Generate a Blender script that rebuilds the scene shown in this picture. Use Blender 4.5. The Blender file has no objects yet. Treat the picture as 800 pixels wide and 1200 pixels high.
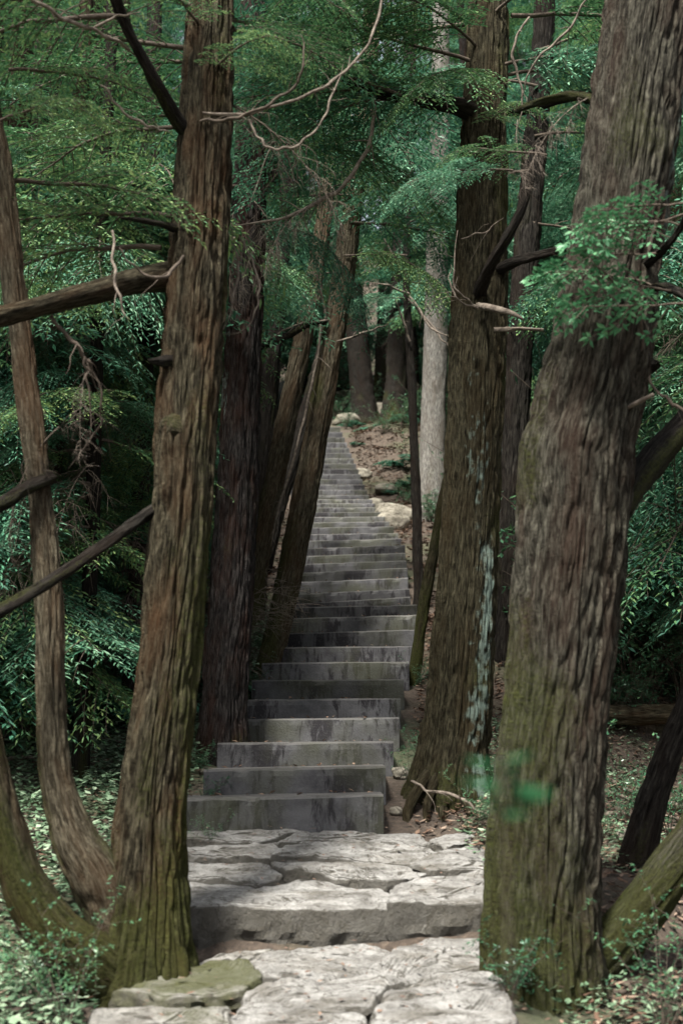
import bpy, math, random
import numpy as np
from mathutils import Vector, Matrix, Euler

# ------------------------------------------------------------------ camera, sky, sun, exposure
SC = bpy.context.scene
COL = SC.collection
PITCH = math.radians(10.5)
EYE = 1.55
FPX = 1500.0
cam_d = bpy.data.cameras.new('camera')
cam = bpy.data.objects.new('camera', cam_d)
COL.objects.link(cam)
cam.location = (0, 0, EYE)
cam.rotation_euler = (math.radians(90) + PITCH, 0, 0)
cam_d.sensor_fit = 'VERTICAL'
cam_d.sensor_height = 36.0
cam_d.sensor_width = 24.0
cam_d.lens = 45.0
cam_d.clip_start = 0.05
cam_d.clip_end = 500.0
cam_d.dof.use_dof = True
cam_d.dof.focus_distance = 8.8
cam_d.dof.aperture_fstop = 2.6
SC.camera = cam

SUN_EL = math.radians(58)
SUN_AZ = math.radians(205)          # high, veiled sun behind the camera, where the path lies open
world = bpy.data.worlds.new('World')
SC.world = world
world.use_nodes = True
wn = world.node_tree.nodes
wl = world.node_tree.links
wn.clear()
sky = wn.new('ShaderNodeTexSky')
sky.sky_type = 'NISHITA'
sky.sun_disc = False
sky.sun_elevation = SUN_EL
sky.sun_rotation = SUN_AZ
sky.air_density = 1.0
sky.dust_density = 4.0
sky.ozone_density = 1.0
bg = wn.new('ShaderNodeBackground')
bg.inputs['Strength'].default_value = 0.065
wo = wn.new('ShaderNodeOutputWorld')
veil = wn.new('ShaderNodeHueSaturation')      # thin cloud takes most of the blue out of the sky
veil.inputs['Saturation'].default_value = 0.4
wl.new(sky.outputs[0], veil.inputs['Color'])
wl.new(veil.outputs[0], bg.inputs[0])
wl.new(bg.outputs[0], wo.inputs[0])

sun_d = bpy.data.lights.new('sun', 'SUN')
sun = bpy.data.objects.new('sun', sun_d)
COL.objects.link(sun)
sun_d.energy = 3.6
sun_d.angle = math.radians(10)
sun_d.color = (1.0, 0.965, 0.9)
sd = Vector((math.sin(SUN_AZ) * math.cos(SUN_EL), math.cos(SUN_AZ) * math.cos(SUN_EL), math.sin(SUN_EL)))
sun.rotation_euler = (-sd).to_track_quat('-Z', 'Y').to_euler()
sun.location = (0, -5, 30)

SC.view_settings.view_transform = 'Standard'
SC.view_settings.look = 'None'
SC.view_settings.gamma = 1.0
SC.view_settings.exposure = 2.0
SC.view_settings.use_curve_mapping = False
SC.render.engine = 'CYCLES'
SC.cycles.use_denoising = True
SC.cycles.max_bounces = 6
SC.cycles.diffuse_bounces = 4
SC.cycles.transmission_bounces = 4
SC.cycles.sample_clamp_indirect = 4.0

# ------------------------------------------------------------------ helpers
rng = np.random.default_rng(7)
random.seed(7)


def ray(px, py):
    v = (600 - py) / FPX
    return ((px - 400) / FPX, math.cos(PITCH) - v * math.sin(PITCH), math.sin(PITCH) + v * math.cos(PITCH))


def P(px, py, D):
    """a point of the place at distance D ahead, surveyed from the photograph"""
    dx, dy, dz = ray(px, py)
    t = D / dy
    return np.array((dx * t, D, EYE + dz * t))


def px2m(w, py, D):
    return w * (D / ray(400, py)[1]) / FPX


_tab = np.random.default_rng(3).random(65536)


def vnoise(u, v, pu, seed=0):
    """value noise, periodic in u with period pu"""
    u = np.asarray(u, float); v = np.asarray(v, float)
    i = np.floor(u).astype(np.int64); j = np.floor(v).astype(np.int64)
    fu = u - i; fv = v - j
    fu = fu * fu * (3 - 2 * fu); fv = fv * fv * (3 - 2 * fv)

    def h(a, b):
        return _tab[((a % pu) * 7919 + b * 104729 + seed * 15487) % 65536]
    return (h(i, j) * (1 - fu) + h(i + 1, j) * fu) * (1 - fv) + (h(i, j + 1) * (1 - fu) + h(i + 1, j + 1) * fu) * fv


def n2(x, y, seed=0):
    return vnoise(x, y, 1 << 20, seed)


def n3(x, y, z, seed=0):
    return (n2(x + 0.37 * z, y - 0.61 * z, seed) + n2(y + 0.43 * z, z * 1.1 + 0.2 * x, seed + 1) + n2(z + 0.31 * y, x + 0.17 * y, seed + 2)) / 3


def make_mesh(name, verts, polys, mats, matidx=None, attrs=None, smooth=True):
    """polys: list of int arrays (k, n) - all with n corners each"""
    me = bpy.data.meshes.new(name)
    verts = np.asarray(verts, np.float32)
    me.vertices.add(len(verts))
    me.vertices.foreach_set('co', verts.ravel())
    loops = np.concatenate([np.asarray(p, np.int32).ravel() for p in polys])
    tot = np.concatenate([np.full(len(p), np.asarray(p).shape[1], np.int32) for p in polys])
    start = np.concatenate(([0], np.cumsum(tot)[:-1])).astype(np.int32)
    me.loops.add(len(loops))
    me.loops.foreach_set('vertex_index', loops)
    me.polygons.add(len(tot))
    me.polygons.foreach_set('loop_start', start)
    for m in mats:
        me.materials.append(m)
    if matidx is not None:
        me.polygons.foreach_set('material_index', np.asarray(matidx, np.int32))
    me.polygons.foreach_set('use_smooth', np.full(len(tot), smooth, bool))
    for k, (typ, dom, data) in (attrs or {}).items():
        a = me.attributes.new(k, typ, dom)
        a.data.foreach_set('vector' if typ == 'FLOAT_VECTOR' else 'value', np.asarray(data, np.float32).ravel())
    me.update(calc_edges=True)
    me.validate()
    return me


def obj(name, me, parent=None, loc=None):
    o = bpy.data.objects.new(name, me)
    COL.objects.link(o)
    if parent is not None:
        o.parent = parent
    if loc is not None:
        o.location = loc
    return o


def tag(o, label, cat, group=None):
    o['label'] = label
    o['category'] = cat
    if group:
        o['group'] = group
    return o


def thing(name, label, cat, loc=(0, 0, 0), group=None):
    o = bpy.data.objects.new(name, None)
    COL.objects.link(o)
    o.empty_display_size = 0.2
    o.location = loc
    return tag(o, label, cat, group)


def hermite(pts, n_or_t):
    """smooth curve through control rows; returns samples at parameter t in 0..len-1"""
    pts = np.asarray(pts, float)
    t = np.asarray(n_or_t, float)
    i = np.clip(np.floor(t).astype(int), 0, len(pts) - 2)
    f = (t - i)[:, None]
    m = np.gradient(pts, axis=0)
    p0, p1, m0, m1 = pts[i], pts[i + 1], m[i], m[i + 1]
    return (2 * f**3 - 3 * f**2 + 1) * p0 + (f**3 - 2 * f**2 + f) * m0 + (-2 * f**3 + 3 * f**2) * p1 + (f**3 - f**2) * m1


def tube(pts, rad, segs, rows, disp=None, taper_cap=True):
    """swept tube. returns verts, quads, tris, theta, s arrays (grid rows x segs)"""
    ctrl = np.column_stack([np.asarray(pts, float), np.asarray(rad, float)])
    if np.isscalar(rows):
        t = np.linspace(0, len(ctrl) - 1, rows)
    else:
        t = np.asarray(rows)
    c = hermite(ctrl, t)
    C = c[:, :3]; R = np.maximum(c[:, 3], 0.0008)
    T = np.gradient(C, axis=0)
    T /= np.linalg.norm(T, axis=1)[:, None] + 1e-9
    s = np.concatenate(([0], np.cumsum(np.linalg.norm(np.diff(C, axis=0), axis=1))))
    ref = np.array((1.0, 0, 0)) if abs(T[0][0]) < 0.8 else np.array((0, 1.0, 0))
    N = np.zeros_like(C)
    n = ref - T[0] * ref.dot(T[0]); n /= np.linalg.norm(n)
    for k in range(len(C)):
        n = n - T[k] * n.dot(T[k]); n /= np.linalg.norm(n) + 1e-9
        N[k] = n
    B = np.cross(T, N)
    th = np.linspace(0, 2 * math.pi, segs, endpoint=False)
    TH, S = np.meshgrid(th, s)
    RR = np.repeat(R[:, None], segs, 1)
    if disp is not None:
        RR = RR + disp(TH, S, RR)
    V = C[:, None, :] + RR[..., None] * (np.cos(TH)[..., None] * N[:, None, :] + np.sin(TH)[..., None] * B[:, None, :])
    r = len(C)
    a = (np.arange(r - 1)[:, None] * segs + np.arange(segs)[None, :])
    b = (np.arange(r - 1)[:, None] * segs + (np.arange(segs)[None, :] + 1) % segs)
    Q = np.stack([a, b, b + segs, a + segs], -1).reshape(-1, 4)
    V = V.reshape(-1, 3)
    tris = np.zeros((0, 3), int)
    if taper_cap:
        tip = len(V)
        V = np.vstack([V, C[-1] + T[-1] * R[-1] * 0.5])
        k = (r - 1) * segs + np.arange(segs)
        k2 = (r - 1) * segs + (np.arange(segs) + 1) % segs
        tris = np.stack([k, k2, np.full(segs, tip)], -1)
    return V, Q, tris, TH, S, R


# ------------------------------------------------------------------ materials
def nt(name):
    m = bpy.data.materials.new(name)
    m.use_nodes = True
    t = m.node_tree
    t.nodes.clear()
    out = t.nodes.new('ShaderNodeOutputMaterial')
    return m, t, out


def N(t, typ, **kw):
    n = t.nodes.new(typ)
    for k, v in kw.items():
        if k.startswith('i_'):
            n.inputs[k[2:].replace('_', ' ')].default_value = v
        else:
            setattr(n, k, v)
    return n


def ramp(t, src, stops):
    r = t.nodes.new('ShaderNodeValToRGB')
    e = r.color_ramp.elements
    while len(e) < len(stops):
        e.new(0.5)
    for k, (p, c) in enumerate(stops):
        e[k].position = p
        e[k].color = (c[0], c[1], c[2], 1) if not np.isscalar(c) else (c, c, c, 1)
    t.links.new(src, r.inputs[0])
    return r.outputs[0]


def mixc(t, fac, a, b, mode='MIX'):
    m = t.nodes.new('ShaderNodeMix')
    m.data_type = 'RGBA'
    m.blend_type = mode
    for sock, val in ((0, fac), (6, a), (7, b)):
        if isinstance(val, bpy.types.NodeSocket):
            t.links.new(val, m.inputs[sock])
        elif np.isscalar(val):
            m.inputs[sock].default_value = val
        else:
            m.inputs[sock].default_value = (val[0], val[1], val[2], 1)
    return m.outputs[2]


def noise(t, vec, scale, detail=4, rough=0.55, dist=0.0):
    n = N(t, 'ShaderNodeTexNoise')
    n.inputs['Scale'].default_value = scale
    n.inputs['Detail'].default_value = detail
    n.inputs['Roughness'].default_value = rough
    n.inputs['Distortion'].default_value = dist
    if vec is not None:
        t.links.new(vec, n.inputs['Vector'])
    return n.outputs['Fac']


def mapping(t, vec, scale):
    m = N(t, 'ShaderNodeMapping')
    m.inputs['Scale'].default_value = scale
    t.links.new(vec, m.inputs['Vector'])
    return m.outputs[0]


def bump(t, h, strength, dist):
    b = N(t, 'ShaderNodeBump')
    b.inputs['Strength'].default_value = strength
    b.inputs['Distance'].default_value = dist
    t.links.new(h, b.inputs['Height'])
    return b.outputs[0]


def bark_mat(name, A, B, red, moss=(0.027, 0.031, 0.008), lichen=(0.17, 0.23, 0.2), bumpd=0.025, dim=0.32):
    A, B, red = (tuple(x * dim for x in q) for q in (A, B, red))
    m, t, out = nt(name)
    at = N(t, 'ShaderNodeAttribute', attribute_name='bk')
    mo = N(t, 'ShaderNodeAttribute', attribute_name='moss')
    li = N(t, 'ShaderNodeAttribute', attribute_name='lichen')
    v1 = mapping(t, at.outputs['Vector'], (1, 1, 0.13))
    f1 = noise(t, v1, 95, 8, 0.75, 0.35)
    f2 = noise(t, mapping(t, at.outputs['Vector'], (1, 1, 0.3)), 7, 4, 0.6)
    f3 = noise(t, at.outputs['Vector'], 90, 3)
    c = ramp(t, f1, [(0.34, tuple(x * 0.15 for x in A)), (0.46, A), (0.57, B), (0.72, tuple(x * 2.2 for x in B))])
    c = mixc(t, ramp(t, f2, [(0.44, 0.0), (0.7, 0.65)]), c, red)
    mf = N(t, 'ShaderNodeMath', operation='MULTIPLY_ADD')
    t.links.new(f3, mf.inputs[0]); mf.inputs[1].default_value = 0.9; mf.inputs[2].default_value = -0.45
    ms = N(t, 'ShaderNodeMath', operation='ADD', use_clamp=True)
    t.links.new(mo.outputs['Fac'], ms.inputs[0]); t.links.new(mf.outputs[0], ms.inputs[1])
    mcol = ramp(t, f3, [(0.3, tuple(x * 0.6 for x in moss)), (0.7, tuple(x * 1.7 for x in moss))])
    c = mixc(t, ramp(t, ms.outputs[0], [(0.25, 0.0), (0.8, 0.7)]), c, mcol)
    lm0 = N(t, 'ShaderNodeMath', operation='MULTIPLY_ADD')
    t.links.new(f1, lm0.inputs[0]); lm0.inputs[1].default_value = 2.2; t.links.new(mf.outputs[0], lm0.inputs[2])
    lm = N(t, 'ShaderNodeMath', operation='ADD', use_clamp=True)
    t.links.new(li.outputs['Fac'], lm.inputs[0]); t.links.new(lm0.outputs[0], lm.inputs[1])
    lm.inputs[1].default_value = 0
    lf = N(t, 'ShaderNodeMath', operation='MULTIPLY_ADD', use_clamp=True)
    t.links.new(lm.outputs[0], lf.inputs[0]); lf.inputs[1].default_value = 1.0
    lm.use_clamp = False
    lf.inputs[2].default_value = -1.1
    c = mixc(t, ramp(t, lf.outputs[0], [(0.2, 0.0), (0.9, 0.6)]), c, lichen)
    p = N(t, 'ShaderNodeBsdfPrincipled')
    p.inputs['Roughness'].default_value = 0.85
    p.inputs['Specular IOR Level'].default_value = 0.06
    t.links.new(c, p.inputs['Base Color'])
    hb = N(t, 'ShaderNodeMath', operation='ADD')
    t.links.new(f1, hb.inputs[0]); 
    h3 = N(t, 'ShaderNodeMath', operation='MULTIPLY')
    t.links.new(f3, h3.inputs[0]); h3.inputs[1].default_value = 0.35
    t.links.new(h3.outputs[0], hb.inputs[1])
    t.links.new(bump(t, hb.outputs[0], 1.0, bumpd), p.inputs['Normal'])
    t.links.new(p.outputs[0], out.inputs[0])
    return m


def leaf_mat(name, dark, mid, light, rough=0.45, transl=0.25, spec=0.25):
    m, t, out = nt(name)
    at = N(t, 'ShaderNodeAttribute', attribute_name='rnd')
    oi = N(t, 'ShaderNodeObjectInfo')
    geo = N(t, 'ShaderNodeNewGeometry')
    f = noise(t, geo.outputs['Position'], 1.3, 2)
    a = N(t, 'ShaderNodeMath', operation='MULTIPLY_ADD')
    t.links.new(at.outputs['Fac'], a.inputs[0]); a.inputs[1].default_value = 0.55
    b = N(t, 'ShaderNodeMath', operation='MULTIPLY_ADD')
    t.links.new(f, b.inputs[0]); b.inputs[1].default_value = 0.5; b.inputs[2].default_value = -0.2
    t.links.new(b.outputs[0], a.inputs[2])
    r = N(t, 'ShaderNodeMath', operation='MULTIPLY_ADD', use_clamp=True)
    t.links.new(oi.outputs['Random'], r.inputs[0]); r.inputs[1].default_value = 0.3
    t.links.new(a.outputs[0], r.inputs[2])
    c = ramp(t, r.outputs[0], [(0.1, dark), (0.5, mid), (0.95, light)])
    p = N(t, 'ShaderNodeBsdfPrincipled')
    p.inputs['Roughness'].default_value = rough
    p.inputs['Specular IOR Level'].default_value = spec
    t.links.new(c, p.inputs['Base Color'])
    tr = N(t, 'ShaderNodeBsdfTranslucent')
    t.links.new(c, tr.inputs['Color'])
    mx = N(t, 'ShaderNodeMixShader')
    mx.inputs[0].default_value = transl
    t.links.new(p.outputs[0], mx.inputs[1]); t.links.new(tr.outputs[0], mx.inputs[2])
    t.links.new(mx.outputs[0], out.inputs[0])
    return m


def simple_mat(name, stops, scale, rough=0.9, bs=0.4, bd=0.01, coord='Object', detail=6, spec=0.25, stretch=(1, 1, 1)):
    m, t, out = nt(name)
    tc = N(t, 'ShaderNodeTexCoord')
    vec = mapping(t, tc.outputs[coord], stretch)
    f = noise(t, vec, scale, detail, 0.6)
    c = ramp(t, f, stops)
    p = N(t, 'ShaderNodeBsdfPrincipled')
    p.inputs['Roughness'].default_value = rough
    p.inputs['Specular IOR Level'].default_value = spec
    t.links.new(c, p.inputs['Base Color'])
    f2 = noise(t, vec, scale * 4, 5, 0.6)
    t.links.new(bump(t, f2, bs, bd), p.inputs['Normal'])
    t.links.new(p.outputs[0], out.inputs[0])
    return m


M_BARK_BROWN = bark_mat('bark_brown', (0.054, 0.045, 0.027), (0.175, 0.152, 0.098), (0.16, 0.08, 0.036))
M_BARK_GREY = bark_mat('bark_grey', (0.06, 0.054, 0.04), (0.195, 0.183, 0.14), (0.09, 0.05, 0.034))
M_BARK_RED = bark_mat('bark_red', (0.042, 0.036, 0.034), (0.12, 0.108, 0.1), (0.12, 0.05, 0.03))
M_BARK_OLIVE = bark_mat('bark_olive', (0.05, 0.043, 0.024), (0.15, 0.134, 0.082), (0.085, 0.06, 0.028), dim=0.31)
M_BARK_LIGHT = bark_mat('bark_light', (0.075, 0.062, 0.04), (0.19, 0.165, 0.115), (0.13, 0.075, 0.04), moss=(0.034, 0.04, 0.012), dim=0.5)
M_BARK_PALE = bark_mat('bark_pale', (0.2, 0.19, 0.17), (0.4, 0.38, 0.34), (0.16, 0.13, 0.1), dim=0.5)
M_BARK_DARK = bark_mat('bark_dark', (0.03, 0.026, 0.022), (0.08, 0.072, 0.06), (0.05, 0.032, 0.022))
M_TWIG = simple_mat('twig_brown', [(0.3, (0.035, 0.027, 0.02)), (0.7, (0.09, 0.07, 0.053))], 30, 0.9)
M_TWIG_PALE = simple_mat('twig_pale', [(0.35, (0.06, 0.046, 0.036)), (0.65, (0.18, 0.15, 0.12))], 30, 0.9)
M_LEAF_CEDAR = leaf_mat('cedar_leaf', (0.018, 0.07, 0.048), (0.062, 0.18, 0.105), (0.21, 0.38, 0.23), rough=0.5)
M_LEAF_CEDAR2 = leaf_mat('cedar_leaf_green', (0.022, 0.068, 0.028), (0.07, 0.165, 0.07), (0.27, 0.36, 0.13), rough=0.5)
M_LEAF_BROAD = leaf_mat('broad_leaf', (0.015, 0.05, 0.025), (0.035, 0.11, 0.055), (0.11, 0.21, 0.09), rough=0.35, spec=0.5)
M_LEAF_SPRIG = leaf_mat('sprig_leaf', (0.02, 0.085, 0.035), (0.055, 0.18, 0.08), (0.17, 0.33, 0.17), rough=0.45)
M_LEAF_NEAR = leaf_mat('near_leaf', (0.006, 0.03, 0.012), (0.014, 0.06, 0.024), (0.03, 0.1, 0.04), rough=0.9, spec=0.05)
M_LEAF_FERN = leaf_mat('fern_leaf', (0.02, 0.075, 0.045), (0.045, 0.15, 0.095), (0.12, 0.27, 0.16), rough=0.5)
M_LEAF_DEAD = leaf_mat('dead_leaf', (0.06, 0.035, 0.024), (0.15, 0.095, 0.07), (0.28, 0.2, 0.15), rough=0.8, transl=0.15, spec=0.2)
M_LEAF_LITTER = leaf_mat('litter_leaf', (0.04, 0.022, 0.014), (0.12, 0.072, 0.048), (0.3, 0.235, 0.18), rough=0.8, transl=0.05, spec=0.2)
M_LEAF_COVER = leaf_mat('cover_leaf', (0.04, 0.08, 0.04), (0.13, 0.2, 0.12), (0.36, 0.42, 0.3), rough=0.55, transl=0.2)


def ground_mat():
    m, t, out = nt('forest_soil')
    geo = N(t, 'ShaderNodeNewGeometry')
    f = noise(t, geo.outputs['Position'], 1.1, 5)
    g = noise(t, geo.outputs['Position'], 28, 6, 0.7)
    c = ramp(t, g, [(0.3, (0.022, 0.016, 0.011)), (0.55, (0.065, 0.047, 0.033)), (0.75, (0.14, 0.108, 0.08))])
    c = mixc(t, ramp(t, f, [(0.48, 0.0), (0.66, 0.7)]), c, (0.04, 0.055, 0.02))
    p = N(t, 'ShaderNodeBsdfPrincipled')
    p.inputs['Roughness'].default_value = 0.95
    t.links.new(c, p.inputs['Base Color'])
    t.links.new(bump(t, g, 0.9, 0.04), p.inputs['Normal'])
    t.links.new(p.outputs[0], out.inputs[0])
    return m


def stone_mat(name, lo, hi, mossy, flank=0.85):
    m, t, out = nt(name)
    geo = N(t, 'ShaderNodeNewGeometry')
    pos = geo.outputs['Position']
    f = noise(t, pos, 7, 9, 0.7, 0.5)
    g = noise(t, pos, 55, 6, 0.75)
    c = ramp(t, f, [(0.33, lo), (0.6, hi)])
    c = mixc(t, ramp(t, noise(t, mapping(t, pos, (1, 2.5, 1)), 3.2, 8, 0.7), [(0.5, 0.0), (0.66, 0.6)]), c, (0.12, 0.105, 0.08))
    c = mixc(t, ramp(t, g, [(0.48, 0.0), (0.66, 0.6)]), c, tuple(x * 0.45 for x in lo))
    # fine cracks filled with dirt
    ck = noise(t, mapping(t, pos, (1, 1.8, 1)), 2.6, 5, 0.62, 1.2)
    c = mixc(t, ramp(t, ck, [(0.485, 0.0), (0.497, 0.85), (0.503, 0.85), (0.515, 0.0)]), c, (0.05, 0.043, 0.032))
    # flanks mixed darker than the tops, by face normal
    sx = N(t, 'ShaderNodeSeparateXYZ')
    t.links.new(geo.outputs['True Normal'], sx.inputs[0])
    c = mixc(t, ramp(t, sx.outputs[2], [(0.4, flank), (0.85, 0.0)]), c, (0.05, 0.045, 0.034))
    fm = noise(t, pos, 2.6, 5, 0.6)
    at = N(t, 'ShaderNodeAttribute', attribute_name='moss')
    ad = N(t, 'ShaderNodeMath', operation='ADD')
    t.links.new(fm, ad.inputs[0]); t.links.new(at.outputs['Fac'], ad.inputs[1])
    c = mixc(t, ramp(t, ad.outputs[0], [(mossy, 0.0), (mossy + 0.16, 0.85)]), c, (0.06, 0.064, 0.02))
    p = N(t, 'ShaderNodeBsdfPrincipled')
    p.inputs['Roughness'].default_value = 0.85
    p.inputs['Specular IOR Level'].default_value = 0.3
    t.links.new(c, p.inputs['Base Color'])
    hs = N(t, 'ShaderNodeMath', operation='ADD')
    t.links.new(f, hs.inputs[0]); t.links.new(g, hs.inputs[1])
    t.links.new(bump(t, hs.outputs[0], 0.9, 0.035), p.inputs['Normal'])
    t.links.new(p.outputs[0], out.inputs[0])
    return m


def step_mat():
    m, t, out = nt('weathered_concrete')
    geo = N(t, 'ShaderNodeNewGeometry')
    pos = geo.outputs['Position']
    oi = N(t, 'ShaderNodeObjectInfo')
    f = noise(t, pos, 5, 6, 0.65)
    st = noise(t, mapping(t, pos, (1, 1, 0.2)), 19, 6, 0.7, 0.6)
    g = noise(t, pos, 70, 4, 0.7)
    c = ramp(t, f, [(0.32, (0.06, 0.059, 0.065)), (0.62, (0.17, 0.168, 0.172))])
    pa = noise(t, mapping(t, pos, (1, 1, 0.5)), 3.4, 5, 0.6)
    sm = N(t, 'ShaderNodeMath', operation='ADD')
    t.links.new(st, sm.inputs[0]); t.links.new(pa, sm.inputs[1])
    c = mixc(t, ramp(t, sm.outputs[0], [(0.9, 0.92), (1.08, 0.0)]), c, (0.02, 0.017, 0.021))
    fg = noise(t, pos, 2.2, 4)
    c = mixc(t, ramp(t, fg, [(0.46, 0.0), (0.62, 0.65)]), c, (0.08, 0.085, 0.045))
    c = mixc(t, ramp(t, g, [(0.55, 0.0), (0.75, 0.4)]), c, (0.24, 0.235, 0.22))
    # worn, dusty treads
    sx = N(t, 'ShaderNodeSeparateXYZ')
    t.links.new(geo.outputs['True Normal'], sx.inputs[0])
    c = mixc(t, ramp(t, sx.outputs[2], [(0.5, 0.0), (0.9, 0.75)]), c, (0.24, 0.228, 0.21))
    br = N(t, 'ShaderNodeMath', operation='MULTIPLY_ADD')
    t.links.new(oi.outputs['Random'], br.inputs[0]); br.inputs[1].default_value = 0.3; br.inputs[2].default_value = 0.3
    c = mixc(t, 1.0, c, br.outputs[0], 'MULTIPLY')
    p = N(t, 'ShaderNodeBsdfPrincipled')
    p.inputs['Roughness'].default_value = 0.8
    p.inputs['Specular IOR Level'].default_value = 0.3
    t.links.new(c, p.inputs['Base Color'])
    t.links.new(bump(t, g, 0.5, 0.01), p.inputs['Normal'])
    t.links.new(p.outputs[0], out.inputs[0])
    return m


M_GROUND = ground_mat()
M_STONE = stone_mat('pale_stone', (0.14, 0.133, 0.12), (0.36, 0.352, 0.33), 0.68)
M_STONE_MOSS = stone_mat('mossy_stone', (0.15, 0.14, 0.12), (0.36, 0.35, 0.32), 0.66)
M_ROCK = stone_mat('pale_rock', (0.11, 0.1, 0.075), (0.3, 0.275, 0.22), 0.6, 0.0)
M_STEP = step_mat()

# ------------------------------------------------------------------ the stairs, surveyed: front distance, top edge left and right, side edges
STEP = [  # D, yL, yR, xL, xR
    (6.70, 936, 931, 205, 449), (7.12, 902, 897.5, 239, 452), (7.75, 870.6, 868.5, 254, 461), (8.50, 842.6, 840.5, 276, 467),
    (9.30, 819.5, 818, 285, 469), (9.95, 796.7, 795.7, 295, 473), (10.60, 776.8, 774.7, 307, 479), (11.15, 758.4, 756.9, 324, 483),
    (11.65, 742, 737.5, 330, 485), (12.10, 724.5, 720, 336, 488), (12.60, 711.5, 708, 340, 488), (13.40, 707.5, 699, 340, 481),
    (14.30, 696, 689.5, 343, 480), (14.80, 682, 676.7, 345, 478), (15.30, 671, 665, 347, 477), (15.80, 661, 656.5, 350, 476),
    (16.25, 651.5, 647.5, 352, 475), (16.70, 642.5, 638.5, 354, 474), (17.20, 633.7, 630.6, 354, 470), (17.70, 626.3, 624, 353, 466),
    (18.20, 618.3, 616.7, 351, 461), (18.70, 612.2, 611, 350, 456), (19.25, 606, 605, 348, 451), (19.80, 600.3, 599.8, 346, 446.5),
    (20.35, 594.6, 594.3, 344, 442.5), (20.90, 589.7, 589.7, 343, 439), (21.40, 585, 585, 342, 436), (21.90, 580, 580, 341, 432.5)]
top_z = (500 - 580) / 13.0
for k in range(1, 14):
    y = 580 + top_z * k
    STEP.append((21.9 + 0.315 * k, y, y, 341 - 0.2 * k, 432.5 - 2.6 * k))

steps = []
for (D, yl, yr, xl, xr) in STEP:
    a = P(xl, yl, D); b = P(xr, yr, D)
    steps.append((D, a[0], b[0], a[2], b[2]))
tops = [(s[3] + s[4]) / 2 for s in steps]
Z0 = tops[0] - 0.165

prof = [(-40, -3.0), (-6, -0.5), (0, -0.045), (5.36, 0.715), (5.60, 0.885), (6.68, 1.11)]
for k in range(1, len(steps)):
    prof.append((steps[k][0], tops[k - 1] - 0.04))
yl_, zl_ = steps[-1][0] + 0.6, tops[-1] - 0.02
prof += [(yl_, zl_), (yl_ + 6, zl_ + 2.0), (yl_ + 20, zl_ + 7.5), (yl_ + 70, zl_ + 34)]
PY = np.array([p[0] for p in prof]); PZ = np.array([p[1] for p in prof])
sx_c = np.array([(s[1] + s[2]) / 2 for s in steps]); sx_y = np.array([s[0] for s in steps])


def path_x(y):
    return np.interp(y, np.concatenate(([0, 5], sx_y, [40])), np.concatenate(([0.0, -0.08], sx_c, [sx_c[-1] + 0.5])))


def ground_z(x, y):
    x = np.asarray(x, float); y = np.asarray(y, float)
    z = np.interp(y, PY, PZ)
    d = x - path_x(y)
    side = np.clip((np.abs(d) - 0.72) / 0.5, 0, 1)
    right = np.clip(d - 1.0, 0, 3.0)
    low = np.clip((y - 4.5) / 2, 0, 1) * np.clip((9.6 - y) / 0.6, 0, 1)
    z = z - low * 0.25 * right * np.clip(2.4 - 0.4 * right, 0, 1)
    z = z + 0.10 * right * np.clip((y - 9.6) / 4, 0, 1)
    left = np.clip(-d - 2.2, 0, 30)
    z = z + 0.22 * left * np.clip((y - 8) / 4, 0, 1) + 0.05 * left
    z = z + 0.16 * np.clip(d - 4, 0, 30) * np.clip((y - 9) / 4, 0, 1)
    bumpy = (n2(x * 0.9, y * 0.9, 5) - 0.5) * 0.3 + (n2(x * 3.1, y * 3.1, 6) - 0.5) * 0.12 + (n2(x * 9, y * 9, 8) - 0.5) * 0.04
    far = np.clip((np.abs(d) - 4) / 10, 0, 1)
    return z + side * bumpy + far * (n2(x * 0.2, y * 0.2, 9) - 0.5) * 2.0 - (1 - side) * 0.02


def build_ground():
    xs = np.concatenate([np.linspace(-60, -9, 18)[:-1], np.linspace(-9, 9, 200), np.linspace(9, 60, 18)[1:]])
    ys = np.concatenate([np.linspace(-40, 2, 14)[:-1], np.linspace(2, 16, 230), np.linspace(16, 32, 110)[1:], np.linspace(32, 100, 30)[1:]])
    X, Y = np.meshgrid(xs, ys)
    Z = ground_z(X, Y)
    nx = len(xs)
    a = (np.arange(len(ys) - 1)[:, None] * nx + np.arange(nx - 1)[None, :]).ravel()
    Q = np.stack([a, a + 1, a + 1 + nx, a + nx], -1)
    me = make_mesh('ground', np.stack([X, Y, Z], -1).reshape(-1, 3), [Q], [M_GROUND])
    o = obj('ground', me)
    o['kind'] = 'structure'
    return o


build_ground()

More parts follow.
